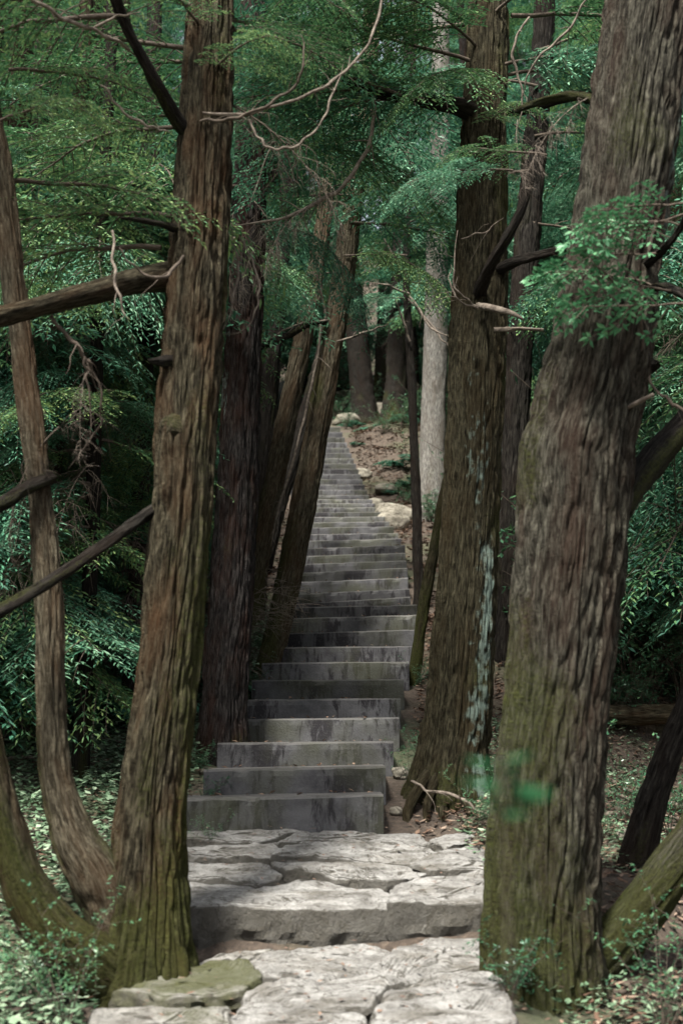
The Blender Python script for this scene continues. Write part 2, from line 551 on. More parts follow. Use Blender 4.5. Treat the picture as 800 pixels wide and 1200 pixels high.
# ------------------------------------------------------------------ stairway
stair = thing('stairway', 'long flight of weathered dark concrete steps climbing through the forest', 'stairs', (float(sx_c[0]), 6.7, float(Z0)))
for k, (D, xl, xr, zl, zr) in enumerate(steps):
    nxt = steps[k + 1][0] if k + 1 < len(steps) else D + 0.9
    dep = nxt - D + 0.10
    h = (tops[k] - (tops[k - 1] if k else Z0)) + 0.14
    nx = 40
    u = np.linspace(0, 1, nx)
    prof_s = np.array([(0.0, -h), (0.0, -h * 0.6), (0.0, -0.045), (0.003, -0.012), (0.014, -0.001), (0.05, 0.0), (dep * 0.5, 0.0), (dep, 0.0), (dep, -h)])
    V = []
    for ui in u:
        x = xl + (xr - xl) * ui
        z = zl + (zr - zl) * ui
        q = prof_s.copy()
        jit = (np.array([n2(x * 9 + j * 3.3, D * 7 + j, 20 + k) for j in range(9)]) - 0.5)
        chip = max(0.0, n2(x * 11, D * 3.0, 60 + k) - 0.66) * 0.05
        q[:, 0] += jit * np.array([.008, .01, .01, .008, .006, 0, 0, 0, 0])
        q[:, 1] += jit * np.array([0, .0, .004, .006, .006, .006, .008, 0, 0])
        q[3:5, 0] += chip; q[3:5, 1] -= chip * 0.7
        xe = x + (0.006 * (jit[2] + jit[3]) if ui in (0.0, 1.0) else 0)
        V.append(np.column_stack([np.full(9, xe), D + q[:, 0], z + q[:, 1]]))
    V = np.array(V).reshape(-1, 3) - np.array(stair.location)
    m = 9
    a = (np.arange(nx - 1)[:, None] * m + np.arange(m)[None, :])
    b = (np.arange(nx - 1)[:, None] * m + (np.arange(m)[None, :] + 1) % m)
    Q = np.stack([a, a + m, b + m, b], -1).reshape(-1, 4)
    caps = np.array([list(range(m))[::1], [(nx - 1) * m + j for j in range(m)][::-1]])
    me = make_mesh('step', V, [Q, caps], [M_STEP], smooth=False)
    obj('step', me, stair)

# ------------------------------------------------------------------ flagstones


def G(px, py, tier):
    dx, dy, dz = ray(px, py)
    z0, sl = ((0.924, 0.181), (0.773, 0.142))[tier]
    # plane z = z0 + sl*(D-5.45)
    D = (EYE - z0 + sl * 5.45) / (sl - dz / dy)
    return np.array((dx / dy * D, D, z0 + sl * (D - 5.45)))


def stone_mesh(poly, zfun, thick, seed, mat, moss=0.0, inset=0.010, lump=0.03):
    """poly: (n,2) ground outline; an uneven flagstone with rounded, chipped edges"""
    poly = np.asarray(poly, float)
    per = []
    n = len(poly)
    for i in range(n):
        a, b = poly[i], poly[(i + 1) % n]
        k = max(2, int(np.linalg.norm(b - a) / 0.02))
        for j in range(k):
            per.append(a + (b - a) * j / k)
    per = np.array(per)
    c = per.mean(0)
    for _ in range(1):
        per = 0.25 * np.roll(per, 1, 0) + 0.5 * per + 0.25 * np.roll(per, -1, 0)
    d = per - c
    dl = np.linalg.norm(d, axis=1)[:, None]
    w = 0.016 + (n2(per[:, 0] * 11, per[:, 1] * 11, seed) - 0.5) * 0.04 + (n2(per[:, 0] * 30, per[:, 1] * 30, seed + 1) - 0.5) * 0.018
    per = per + d / dl * w[:, None]
    K = len(per)
    rings = []
    d = per - c
    dl = np.linalg.norm(d, axis=1)[:, None]

    def ring(off, dz, lumpy=1.0):
        xy = c + d * np.clip((dl - off) / dl, 0.02, 1.1)
        z = zfun(xy[:, 0], xy[:, 1]) + dz
        z = z + lumpy * ((n2(xy[:, 0] * 4, xy[:, 1] * 5, seed) - 0.5) * lump * 0.9 + (n2(xy[:, 0] * 14, xy[:, 1] * 22, seed + 3) - 0.5) * lump * 0.35 + (np.floor(n2(xy[:, 0] * 4, xy[:, 1] * 11, seed + 9) * 4.0) - 1.5) * lump * 0.3 + (n2(xy[:, 0] * 42, xy[:, 1] * 42, seed + 4) - 0.5) * lump * 0.22)
        return np.column_stack([xy, z])
    side = (n2(per[:, 0] * 13, per[:, 1] * 13, seed + 5) - 0.5) * 0.04
    rings.append(ring(0.03, -thick, 0))
    for fz in (0.85, 0.72):
        r = ring(0.01, -thick * fz, 0.3); r[:, :2] += d / dl * ((n2(per[:, 0] * 22 + fz * 9, per[:, 1] * 22, seed + 6) - .5) * .05)[:, None]; rings.append(r)
    r = ring(0.0, -thick * 0.55, 0.5); r[:, :2] += d / dl * side[:, None]; rings.append(r)
    r = ring(-0.002, -thick * 0.4, 0.6); r[:, :2] += d / dl * ((n2(per[:, 0] * 18 + 4, per[:, 1] * 18, seed + 7) - .5) * .05)[:, None]; rings.append(r)
    r = ring(-0.004, -thick * 0.2, 0.8); r[:, :2] -= d / dl * side[:, None] * 0.5; rings.append(r)
    rings.append(ring(inset * 0.15, -inset * 0.7))
    rings.append(ring(inset * 0.6, -inset * 0.2))
    rings.append(ring(inset * 1.5, 0.0))
    for fr in (0.1, 0.17, 0.24, 0.31, 0.38, 0.45, 0.52, 0.6, 0.68, 0.76, 0.85):
        rings.append(ring(dl * fr, 0.004))
    V = np.vstack(rings + [ring(dl * 0.99, 0.005).mean(0)[None]])
    Q = []
    for k in range(len(rings) - 1):
        a = k * K + np.arange(K); b = k * K + (np.arange(K) + 1) % K
        Q.append(np.stack([a, b, b + K, a + K], -1))
    Q = np.vstack(Q)
    k = (len(rings) - 1) * K
    T = np.stack([k + np.arange(K), k + (np.arange(K) + 1) % K, np.full(K, len(V) - 1)], -1)
    mo = np.full(len(V), moss)
    return V, Q, T, mo


pave = bpy.data.objects.new('stone_path', None)
COL.objects.link(pave)
pave.location = (0, 5, 0.7)
pave['kind'] = 'structure'
UP = [
    [(140, 1058), (222, 1060), (300, 1056), (380, 1060), (452, 1058), (451, 1036), (380, 1022), (300, 1031), (215, 1026), (150, 1030)],
    [(458, 1058), (520, 1054), (640, 1052), (650, 1022), (560, 1017), (500, 1023), (457, 1036)],
    [(140, 1027), (215, 1022), (300, 1027), (332, 1019), (310, 1007), (220, 1004), (150, 1008)],
    [(338, 1019), (380, 1019), (452, 1032), (498, 1019), (470, 1009), (400, 1006), (318, 1008)],
    [(505, 1018), (560, 1013), (650, 1018), (660, 1000), (560, 991), (520, 998), (482, 1008)],
    [(150, 1004), (220, 1000), (310, 1003), (330, 993), (300, 985), (200, 984)],
    [(318, 1004), (400, 1002), (470, 1005), (515, 995), (470, 989), (400, 987), (338, 992)],
    [(522, 994), (558, 987), (650, 994), (640, 976), (560, 972), (502, 985)],
    [(180, 981), (300, 981), (362, 973), (330, 969), (200, 970)],
    [(312, 983), (400, 984), (470, 985), (498, 980), (480, 970), (372, 971)],
]
LO = [
    ([(135, 1162), (200, 1142), (285, 1134), (298, 1150), (285, 1166), (190, 1173)], .3),
    ([(120, 1180), (190, 1177), (262, 1176), (264, 1216), (105, 1216)], .26),
    ([(292, 1131), (330, 1114), (440, 1108), (456, 1114), (438, 1140), (380, 1149), (312, 1151)], -.1),
    ([(288, 1171), (330, 1157), (400, 1155), (438, 1147), (448, 1160), (430, 1184), (340, 1189), (285, 1185)], -.1),
    ([(464, 1112), (510, 1102), (580, 1100), (575, 1128), (500, 1139), (452, 1147), (449, 1140)], -.1),
    ([(456, 1161), (500, 1148), (580, 1137), (585, 1160), (500, 1169), (452, 1177)], -.1),
    ([(446, 1185), (500, 1175), (590, 1166), (600, 1217), (432, 1217)], -.1),
    ([(274, 1193), (340, 1195), (424, 1191), (418, 1217), (268, 1217)], 0),
    ([(228, 1128), (285, 1114), (322, 1114), (288, 1129), (240, 1138)], .2),
    ([(455, 1122), (462, 1108), (440, 1104), (330, 1108), (335, 1111)], 0),
]


def add_stone(poly, zf, thick, seed, mat, moss):
    V, Q, T, mo = stone_mesh(poly, zf, thick, seed, mat, moss)
    me = make_mesh('flagstone', V - np.array(pave.location), [Q, T], [mat], attrs={'moss': ('FLOAT', 'POINT', mo)}, smooth=False)
    return obj('flagstone', me, pave)


for i, pl in enumerate(UP):
    pts = np.array([G(x, y, 0)[:2] for x, y in pl])
    dz = -0.022 + [0.0, 0.012, -0.01, 0.01, 0.02, 0.0, 0.012, 0.02, 0.012, 0.0][i]
    tx, ty = (random.random() - .5) * .03, (random.random() - .5) * .03
    c = pts.mean(0)
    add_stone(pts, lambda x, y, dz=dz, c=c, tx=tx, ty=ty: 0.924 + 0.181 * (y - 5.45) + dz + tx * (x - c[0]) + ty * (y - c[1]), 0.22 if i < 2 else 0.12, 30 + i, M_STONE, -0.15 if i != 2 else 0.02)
for i, (pl, mo) in enumerate(LO):
    pts = np.array([G(x, y, 1)[:2] for x, y in pl])
    tx, ty = (random.random() - .5) * .08, (random.random() - .2) * .08
    c = pts.mean(0)
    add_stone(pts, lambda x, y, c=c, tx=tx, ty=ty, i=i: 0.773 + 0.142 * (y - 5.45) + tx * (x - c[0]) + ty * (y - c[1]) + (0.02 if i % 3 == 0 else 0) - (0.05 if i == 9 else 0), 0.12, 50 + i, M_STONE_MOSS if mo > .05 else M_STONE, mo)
# the path goes on under and behind the photographer
yy = 4.38
row = 0
while yy > 2.2:
    xx = -0.95 + 0.15 * (row % 2)
    while xx < 0.85:
        w = 0.38 + 0.25 * random.random()
        q = [(xx + .02, yy - .36), (xx + w * .5, yy - .40 + .04 * random.random()), (xx + w - .03, yy - .36), (xx + w - .02, yy - .03), (xx + w * .5, yy), (xx + .02, yy - .04)]
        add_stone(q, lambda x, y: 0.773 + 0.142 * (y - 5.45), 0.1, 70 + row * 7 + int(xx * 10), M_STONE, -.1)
        xx += w
    yy -= 0.42
    row += 1

# ------------------------------------------------------------------ trunks


def bark_disp(seed, K, depth, lump=0.015, flare=0.0, flare_h=0.3, nroot=5):
    def f(TH, S, R):
        U = TH / (2 * math.pi)
        warp = (vnoise(U * 8, S / 0.6, 8, seed) - 0.5) * 0.9
        k2 = int(K * 2.3)
        n1 = vnoise((U * K + warp) % K, S / 0.36 + 3, K, seed + 1)
        n1b = vnoise((U * k2 + warp * 1.7) % k2, S / 0.12 + 9, k2, seed + 2)
        fi1 = np.exp(-((n1 - 0.5) / 0.085) ** 2)
        fi2 = np.exp(-((n1b - 0.5) / 0.16) ** 2)
        n3_ = vnoise(U * 6, S / 0.45, 6, seed + 4) - 0.5
        n4 = vnoise(U * 3, S / 1.3, 3, seed + 5) - 0.5
        n5 = vnoise(U * k2, S / 0.03, k2, seed + 6) - 0.5
        depth_ = depth * 1.7
        d = -depth_ * fi1 - depth_ * 0.55 * fi2 + depth_ * 0.9 * (n1b - 0.5) + lump * (n3_ * 0.8 + n4 * 0.9) + depth * 0.35 * n5
        if flare:
            ro = 0.5 + 0.5 * np.cos(nroot * TH + 2.5 * (vnoise(U * 4, S * 0 + 1, 4, seed + 7) - 0.5) * 2 + seed)
            fl = np.exp(-S / flare_h)
            d = d + flare * fl * (0.35 + 0.9 * ro ** 2) - lump * np.clip(1 - S / 0.9, 0, 1) * (1 - ro) * 0.8
        return d
    return f


def trunk_mesh(pts, rad, segs, rows, seed, mat, K=26, depth=0.009, lump=0.012, flare=0.0, flare_h=0.25, nroot=5,
               moss_h=0.8, moss_amt=0.5, moss_dir=None, moss_side=0.0, lichen=None, origin=(0, 0, 0), moss_base=-0.1, name='trunk'):
    V, Q, T, TH, S, R = tube(pts, rad, segs, rows, bark_disp(seed, K, depth, lump, flare, flare_h, nroot))
    g = np.stack([np.cos(TH) * R[:, None], np.sin(TH) * R[:, None], S], -1).reshape(-1, 3) + seed * 3.1
    U = TH / (2 * math.pi)
    mo = moss_base + moss_amt * np.exp(-S / moss_h) * 1.4 + 0.9 * (vnoise(U * 7, S / 0.3, 7, seed + 11) - 0.5) + 0.5 * (vnoise(U * 3, S / 0.9, 3, seed + 12) - 0.5)
    if moss_dir is not None:
        mo = mo + moss_side * np.cos(TH - moss_dir)
    li = np.full_like(mo, -1.0)
    for (l_th, l_w, s0, s1, amt) in (lichen or []):
        dth = np.abs((TH - l_th + math.pi) % (2 * math.pi) - math.pi)
        li = np.maximum(li, amt - (dth / l_w) ** 2 - np.clip((s0 - S) / 0.15, 0, 5) - np.clip((S - s1) / 0.15, 0, 5) + 1.1 * (vnoise(U * 16, S / 0.12, 16, seed + 14) - 0.5) + 1.3 * (vnoise(U * 60, S / 0.03, 60, seed + 15) - 0.5))
    pad = len(V) - TH.size
    ext = lambda a: np.concatenate([a.ravel(), np.full(pad, a.ravel()[-1])])
    bk = np.vstack([g, np.repeat(g[-1:], pad, 0)]) if pad else g
    polys = [Q] + ([T] if len(T) else [])
    return make_mesh(name, V - np.asarray(origin, float), polys, [mat],
                     attrs={'bk': ('FLOAT_VECTOR', 'POINT', bk), 'moss': ('FLOAT', 'POINT', ext(mo)), 'lichen': ('FLOAT', 'POINT', ext(li))})


def survey(spec):
    """[(px, py, D, width px)] -> points, radii"""
    pts = np.array([P(x, y, D) for x, y, D, w in spec])
    rad = np.array([px2m(w, y, D) / 2 for x, y, D, w in spec])
    return pts, rad


def row_params(nctrl, dense_to, per, coarse=4):
    t = [np.linspace(0, dense_to, int(per), endpoint=False)]
    if dense_to < nctrl - 1:
        t.append(np.linspace(dense_to, nctrl - 1, coarse * 4))
    return np.concatenate(t)


def add_trunk(root, spec, above, segs, per, seed, mat, name='trunk', **kw):
    pts, rad = survey(spec)
    g0 = float(ground_z(pts[0][0], pts[0][1]))
    if pts[0][2] > g0 - 0.12:                     # set the foot into the soil
        f = pts[0] + (pts[0] - pts[1]) / abs(pts[0][2] - pts[1][2] + 1e-6) * (pts[0][2] - g0 + 0.18)
        f[2] = g0 - 0.18
        f[:2] = pts[0][:2] + np.clip(f[:2] - pts[0][:2], -0.25, 0.25)
        pts = np.vstack([f, pts]); rad = np.append(rad[0] * 1.08, rad)
    nd = len(pts) - 1
    if above:
        d = pts[-1] - pts[-2]
        d = d / np.linalg.norm(d)
        d = d * 0.6 + np.array((0, 0, 0.6)); d /= np.linalg.norm(d)
        for L, rf in above:
            pts = np.vstack([pts, pts[nd] + d * L]); rad = np.append(rad, rad[nd] * rf)
    me = trunk_mesh(pts, rad, segs, row_params(len(pts), nd, per), seed, mat, origin=root.location, name=name, **kw)
    return obj(name, me, root), pts, rad


def add_limb(root, spec, mat, name='limb', segs=18, rows=60, seed=1, depth=0.0045, moss=0.0, moss_side=0.0, moss_dir=0.0):
    pts, rad = survey(spec)
    me = trunk_mesh(pts, rad, segs, rows, seed, mat, K=10, depth=depth, lump=float(rad.mean()) * 0.5, origin=root.location, moss_amt=0.0,
                    moss_base=moss, moss_side=moss_side, moss_dir=moss_dir, name=name)
    return obj(name, me, root)


def add_bare(root, spec, mat, name='bare_twig', segs=6, rows=34, thin=0.62, side=True):
    pts, rad = survey(spec)
    rad = rad * thin
    rad[-1] *= 0.4
    r = np.random.default_rng(int(abs(spec[0][0] * 7 + spec[-1][1] * 13)))
    # denser, kinked control line
    t = np.linspace(0, len(pts) - 1, len(pts) * 3)
    c = hermite(np.column_stack([pts, rad]), t)
    c[1:-1, :3] += (r.random((len(t) - 2, 3)) - .5) * 0.016
    V, Q, T, TH, S, R = tube(c[:, :3], c[:, 3], segs, max(rows, len(t) * 2), lambda TH, S, R: R * 0.5 * (vnoise(TH, S / 0.03, 7, 3) - 0.5))
    Vs, Qs, Ts, off = [V], [Q], [T], len(V)
    if side:
        for j in range(int(S.max() / 0.11)):
            i = r.integers(2, len(c) - 1)
            tg = unit(c[min(i + 1, len(c) - 1), :3] - c[i - 1, :3])
            d = unit(tg * 0.6 + (r.random(3) - .5) * 1.8)
            l = 0.05 + 0.16 * r.random()
            q = np.linspace(0, 1, 5)
            st = c[i, :3] + d * (q * l)[:, None] + np.array((0, 0, -1.0)) * (q**2 * l * 0.35)[:, None] + (r.random((5, 3)) - .5) * 0.012
            st[0] = c[i, :3]
            v, qq, tt, *_ = tube(st, c[i, 3] * 0.42 * (1 - .75 * q), 4, 7)
            Vs.append(v); Qs.append(qq + off); Ts.append(tt + off); off += len(v)
    me = make_mesh(name, np.vstack(Vs) - np.array(root.location), [np.vstack(Qs), np.vstack(Ts)], [mat])
    return obj(name, me, root)


# ------------------------------------------------------------------ foliage meshes (shared)


def leaf_quads(pos, dirv, nrm, L, W, fold=0.0):
    """diamond leaves: base, side, tip, side"""
    side = np.cross(nrm, dirv)
    side /= np.linalg.norm(side, axis=1)[:, None] + 1e-9
    L = L[:, None]; W = W[:, None]
    a = pos
    b = pos + dirv * L * 0.45 + side * W * 0.5 + nrm * L * fold
    c = pos + dirv * L
    d = pos + dirv * L * 0.45 - side * W * 0.5 + nrm * L * fold
    return np.stack([a, b, c, d], 1)


def unit(a):
    return a / (np.linalg.norm(a, axis=-1, keepdims=True) + 1e-9)


SPLIT = {}


def bough_mesh(seed, L=1.9, leaf=(0.034, 0.009), droop=0.55, nsec=26, ter=0.055, leafmat=None, twigmat=None, hang=0.35, keep=0.9, spread=0.42, up=0.12, wood=0.016):
    r = np.random.default_rng(seed)
    t = np.linspace(0, 1, 12)
    main = np.column_stack([t * L * (1 - 0.12 * t), (r.random() - .5) * 0.5 * L * t**2, up * L * t - droop * 0.5 * L * t**2.2])
    main += np.cumsum((r.random((12, 3)) - .5) * 0.03, 0)
    Vs, Qs, Ts, off = [], [], [], 0
    V, Q, T, *_ = tube(main, wood * (1 - 0.85 * t), 5, 14)
    Vs.append(V); Qs.append(Q + off); Ts.append(T + off); off += len(V)
    quads = []
    for k in range(nsec):
        tt = 0.12 + 0.88 * (k + r.random() * 0.6) / nsec
        if r.random() > keep + 0.08:
            continue
        sgn = 1 if k % 2 else -1
        base = hermite(main, np.array([min(tt, 0.999) * 11]))[0]
        tang = unit(hermite(main, np.array([min(tt + .02, 1) * 11]))[0] - base)
        ln = L * spread * (0.25 + 0.75 * math.sin(math.pi * min(1, (0.25 + tt * 0.75)))) * (0.7 + 0.6 * r.random())
        lat = unit(np.cross(np.array((0, 0, 1.0)), tang)) * sgn
        d0 = unit(lat * (0.75 + 0.3 * r.random()) + tang * (0.55 + 0.3 * r.random()) + np.array((0, 0, 0.35 * (r.random() - .45))))
        q = np.linspace(0, 1, 8)
        sec = base + d0 * (q * ln)[:, None] + np.array((0, 0, -1.0)) * (hang * ln * q**2)[:, None] + tang * (0.15 * ln * q**2)[:, None]
        V, Q, T, *_ = tube(sec, 0.0045 * (1 - 0.8 * q), 3, 6)
        Vs.append(V); Qs.append(Q + off); Ts.append(T + off); off += len(V)
        nt_ = max(4, int(ln / ter))
        for j in range(nt_):
            for s2 in (-1, 1):
                if r.random() > keep:
                    continue
                u = (j + 0.3 + 0.5 * r.random()) / nt_
                b2 = hermite(sec, np.array([min(u, .999) * 7]))[0]
                tg = unit(hermite(sec, np.array([min(u + .05, 1) * 7]))[0] - b2 + 1e-6)
                lat2 = unit(np.cross(np.array((0, 0, 1.0)), tg)) * s2
                l3 = (0.05 + 0.1 * r.random()) * (1.15 - 0.6 * u) * (L / 1.9) * (leaf[0] / 0.034) ** 0.5
                d3 = unit(lat2 * 0.8 + tg * 0.7 + np.array((0, 0, -hang * 0.9 * r.random() + 0.15)))
                nl = max(3, int(l3 / (leaf[0] * 0.42)))
                w = np.linspace(0, 1, nl)
                pp = b2 + d3 * (w * l3)[:, None] + np.array((0, 0, -1.0)) * (hang * 0.5 * l3 * w**2)[:, None]
                sg = np.where(np.arange(nl) % 2, 1.0, -1.0)[:, None]
                pl = unit(np.cross(d3, np.array((0, 0, 1.0))))
                dd = unit(d3 * 0.95 + pl * sg * 0.6 + np.array((0, 0, -.12)) + (r.random((nl, 3)) - .5) * 0.35)
                nn = unit(np.array((0, 0, 1.0)) + (r.random(3) - .5) * 0.9 + (r.random((nl, 3)) - .5) * 0.5)
                quads.append(leaf_quads(pp, dd, nn, leaf[0] * (0.8 + 0.6 * r.random(nl)), leaf[1] * (0.8 + 0.5 * r.random(nl)), 0.08))
    LQ = np.concatenate(quads)
    nL = len(LQ)
    LV = LQ.reshape(-1, 3)
    LP = np.arange(nL * 4).reshape(-1, 4) + off
    V = np.vstack(Vs + [LV])
    Qw = np.vstack(Qs); Tw = np.vstack(Ts)
    mi = np.concatenate([np.zeros(len(Qw)), np.ones(nL), np.zeros(len(Tw))])
    cl = r.random(nL)
    rn = np.concatenate([np.zeros(len(Qw)), cl, np.zeros(len(Tw))])
    me = make_mesh('leafy_branch', V, [Qw, LP, Tw], [twigmat or M_TWIG, leafmat], mi, {'rnd': ('FLOAT', 'FACE', rn)}, smooth=False)
    SPLIT[me.name] = (make_mesh('branch', np.vstack(Vs), [Qw, Tw], [twigmat or M_TWIG]),
                      make_mesh('foliage', LV, [LP - off], [leafmat], None, {'rnd': ('FLOAT', 'FACE', cl)}, smooth=False))
    return me


def strand_mesh(seed, L=1.3, n=26, mat=None):
    """dead drooping twiggy branch, brown and bare"""
    r = np.random.default_rng(seed)
    t = np.linspace(0, 1, 9)
    main = np.column_stack([t * L, 0.2 * L * (r.random() - .5) * t**2, 0.1 * L * t - 0.5 * L * t**2])
    Vs, Qs, Ts, off = [], [], [], 0
    V, Q, T, *_ = tube(main, 0.009 * (1 - 0.8 * t), 5, 12)
    Vs.append(V); Qs.append(Q); Ts.append(T); off += len(V)
    for k in range(n):
        tt = 0.15 + 0.83 * k / n
        b = hermite(main, np.array([tt * 8]))[0]
        ln = L * (0.15 + 0.35 * r.random()) * (1.1 - 0.5 * tt)
        d0 = unit(np.array((0.5, (r.random() - .5) * 2.4, (r.random() - .6) * 0.8)))
        q = np.linspace(0, 1, 7)
        sec = b + d0 * (q * ln)[:, None] + np.array((0, 0, -1.0)) * (ln * (0.3 + 0.6 * r.random()) * q**2)[:, None] + (r.random((7, 3)) - .5) * 0.02
        V, Q, T, *_ = tube(sec, 0.0035 * (1 - 0.7 * q), 3, 9)
        Vs.append(V); Qs.append(Q + off); Ts.append(T + off); off += len(V)
        for j in range(5):
            b2 = hermite(sec, np.array([(0.2 + 0.7 * r.random()) * 6]))[0]
            d1 = unit((r.random(3) - .5) * np.array((1, 1.4, .8)) + np.array((0.2, 0, -0.5)))
            l3 = 0.06 + 0.14 * r.random()
            t3 = b2 + d1 * (np.linspace(0, 1, 3) * l3)[:, None] + np.array((0, 0, -1)) * (np.linspace(0, 1, 3)**2 * l3 * 0.4)[:, None]
            V, Q, T, *_ = tube(t3, np.array((0.003, 0.0022, 0.001)), 3, 4)
            Vs.append(V); Qs.append(Q + off); Ts.append(T + off); off += len(V)
    return make_mesh('dead_twigs', np.vstack(Vs), [np.vstack(Qs), np.vstack(Ts)], [mat])


BOUGH_NEAR = [bough_mesh(100 + k, 1.3, (0.038, 0.013), 0.45, 24, 0.05, M_LEAF_CEDAR2, hang=0.4) for k in range(3)]
SPRIG = [bough_mesh(105 + k, 0.8, (0.044, 0.02), 0.35, 11, 0.06, M_LEAF_SPRIG, hang=0.3, wood=0.007, spread=0.36, keep=0.8) for k in range(3)]
BOUGH_MID = [bough_mesh(110 + k, 1.9, (0.052, 0.016), 0.6 + 0.1 * k, 28, 0.05, M_LEAF_CEDAR if k % 2 == 0 else M_LEAF_CEDAR2, hang=0.35 + 0.1 * k) for k in range(5)]
BOUGH_FAR = [bough_mesh(120 + k, 2.5, (0.105, 0.037), 0.55 + 0.12 * k, 26, 0.1, M_LEAF_CEDAR if k != 1 else M_LEAF_CEDAR2, hang=0.4) for k in range(4)]
DEAD = [strand_mesh(130 + k, 1.3, 24, M_TWIG_PALE if k else M_TWIG) for k in range(3)]


def place(root, me, pos, yaw, pitch, roll, sc, name='leafy_branch'):
    o = bpy.data.objects.new(name, me)
    COL.objects.link(o)
    o.parent = root
    o.location = Vector(pos) - root.location
    o.rotation_euler = (Matrix.Rotation(yaw, 3, 'Z') @ Matrix.Rotation(-pitch, 3, 'Y') @ Matrix.Rotation(roll, 3, 'X')).to_euler()
    o.scale = (sc, sc, sc)
    return o


# ------------------------------------------------------------------ near and middle trees
def base_of(px, py, D):
    p = P(px, py, D)
    return (float(p[0]), float(p[1]), float(ground_z(p[0], p[1])) - 0.02)


RW = math.radians
# the three-stemmed tree beside the path
lt = thing('cedar_tree', 'three-stemmed mossy cedar beside the lower flagstones with a thick low side limb', 'tree', base_of(170, 1130, 5.17))
tr, lt_pts, _ = add_trunk(lt, [(168, 1200, 5.15, 160), (170, 1150, 5.15, 134), (171, 1100, 5.15, 114), (173, 1050, 5.15, 102), (176, 980, 5.15, 89), (183, 900, 5.16, 80), (195, 800, 5.18, 75), (205, 700, 5.2, 75),
                               (214, 600, 5.22, 73), (219, 500, 5.24, 73), (226, 400, 5.26, 73), (231, 320, 5.28, 73), (239, 200, 5.32, 64), (243, 100, 5.36, 60), (248, 0, 5.4, 52), (250, -80, 5.43, 48)],
                          [(1.5, .95), (4, .7), (7, .35)], 320, 460, 1, M_BARK_BROWN, K=34, depth=0.010, lump=0.012, flare=0.10, flare_h=0.16, moss_h=1.0, moss_amt=1.0, moss_dir=0.0, moss_side=0.3, nroot=5)
add_trunk(lt, [(140, 1110, 5.1, 44.0), (112, 1030, 5.08, 63.4), (88, 985, 5.06, 54.6), (70, 930, 5.05, 42.2), (62, 870, 5.04, 37.0), (59, 790, 5.04, 33.4), (56, 700, 5.05, 31.7), (50, 600, 5.08, 29.9), (40, 500, 5.12, 29.9), (26, 400, 5.17, 27.3), (14, 300, 5.2, 28.2), (2, 190, 5.25, 26.4), (-12, 90, 5.3, 24.6)],
          [(1.2, .9), (3.5, .6)], 128, 300, 2, M_BARK_LIGHT, name='trunk', K=16, depth=0.005, lump=0.014, moss_h=0.6, moss_amt=0.9, moss_dir=2.5, moss_side=0.1)
add_trunk(lt, [(178, 1180, 5.15, 50), (150, 1160, 5.06, 62), (105, 1128, 4.99, 72), (62, 1090, 4.95, 62), (30, 1040, 4.92, 56), (8, 980, 4.9, 50), (-12, 900, 4.88, 46), (-40, 780, 4.86, 44), (-70, 600, 4.84, 42)],
          [(1.2, .9), (3.5, .6)], 96, 160, 3, M_BARK_BROWN, name='trunk', K=14, depth=0.005, lump=0.014, moss_h=1.2, moss_amt=0.9)
add_limb(lt, [(240, 326, 5.32, 30), (205, 324, 5.31, 38), (165, 328, 5.16, 33), (130, 337, 5.04, 30), (90, 348, 4.92, 29), (40, 362, 4.82, 28), (-10, 374, 4.72, 27), (-80, 385, 4.6, 23), (-160, 380, 4.5, 16)], M_BARK_BROWN, segs=32, rows=90, seed=4, depth=0.003, moss=0.05)
add_limb(lt, [(238, 170, 5.34, 18), (212, 146, 5.29, 20), (183, 95, 5.12, 17), (160, 55, 5.02, 15), (140, 10, 4.92, 14), (120, -50, 4.8, 12)], M_BARK_DARK, segs=18, seed=5)
add_limb(lt, [(205, 590, 5.25, 15), (172, 604, 5.18, 16), (120, 640, 5.0, 17), (70, 675, 4.88, 18), (30, 700, 4.8, 19), (-10, 722, 4.7, 19), (-60, 745, 4.6, 16)], M_BARK_DARK, segs=20, seed=6, moss=0.1)
add_limb(lt, [(60, 560, 5.06, 16), (28, 575, 4.95, 17), (8, 588, 4.9, 18), (-20, 600, 4.8, 17), (-60, 610, 4.7, 12)], M_BARK_DARK, segs=16, seed=7)
add_limb(lt, [(205, 268, 5.2, 9), (185, 262, 5.12, 8), (160, 258, 5.05, 7), (142, 255, 5.0, 4)], M_BARK_DARK, name='branch_stub', segs=10, rows=20, seed=8)
add_limb(lt, [(212, 425, 5.2, 18), (195, 424, 5.16, 15), (183, 424, 5.13, 9), (174, 423, 5.1, 4)], M_BARK_DARK, name='branch_stub', segs=14, rows=20, seed=9)
add_limb(lt, [(222, 512, 5.24, 50), (204, 503, 5.17, 44), (194, 499, 5.15, 26), (190, 498, 5.14, 8)], M_BARK_BROWN, name='burl', segs=24, rows=26, seed=10, depth=0.008)
add_bare(lt, [(215, 300, 5.15, 6), (190, 325, 5.0, 7), (160, 316, 4.95, 5), (140, 290, 4.92, 4)], M_TWIG)
add_bare(lt, [(132, 270, 4.98, 5), (134, 310, 4.95, 6), (138, 345, 4.94, 5), (152, 375, 4.95, 3)], M_TWIG_PALE)
add_bare(lt, [(60, 370, 4.9, 8), (85, 400, 4.92, 8), (100, 418, 4.95, 8), (112, 440, 5.0, 5), (120, 480, 5.05, 4), (110, 510, 5.1, 4), (80, 550, 5.1, 3)], M_TWIG)
add_bare(lt, [(100, 418, 4.95, 6), (104, 455, 4.98, 4), (106, 510, 5.02, 3)], M_TWIG)
add_bare(lt, [(235, 142, 5.2, 6), (265, 140, 5.1, 6), (300, 130, 5.0, 6), (340, 105, 4.95, 5), (357, 75, 4.9, 4), (352, 40, 4.9, 3)], M_TWIG)
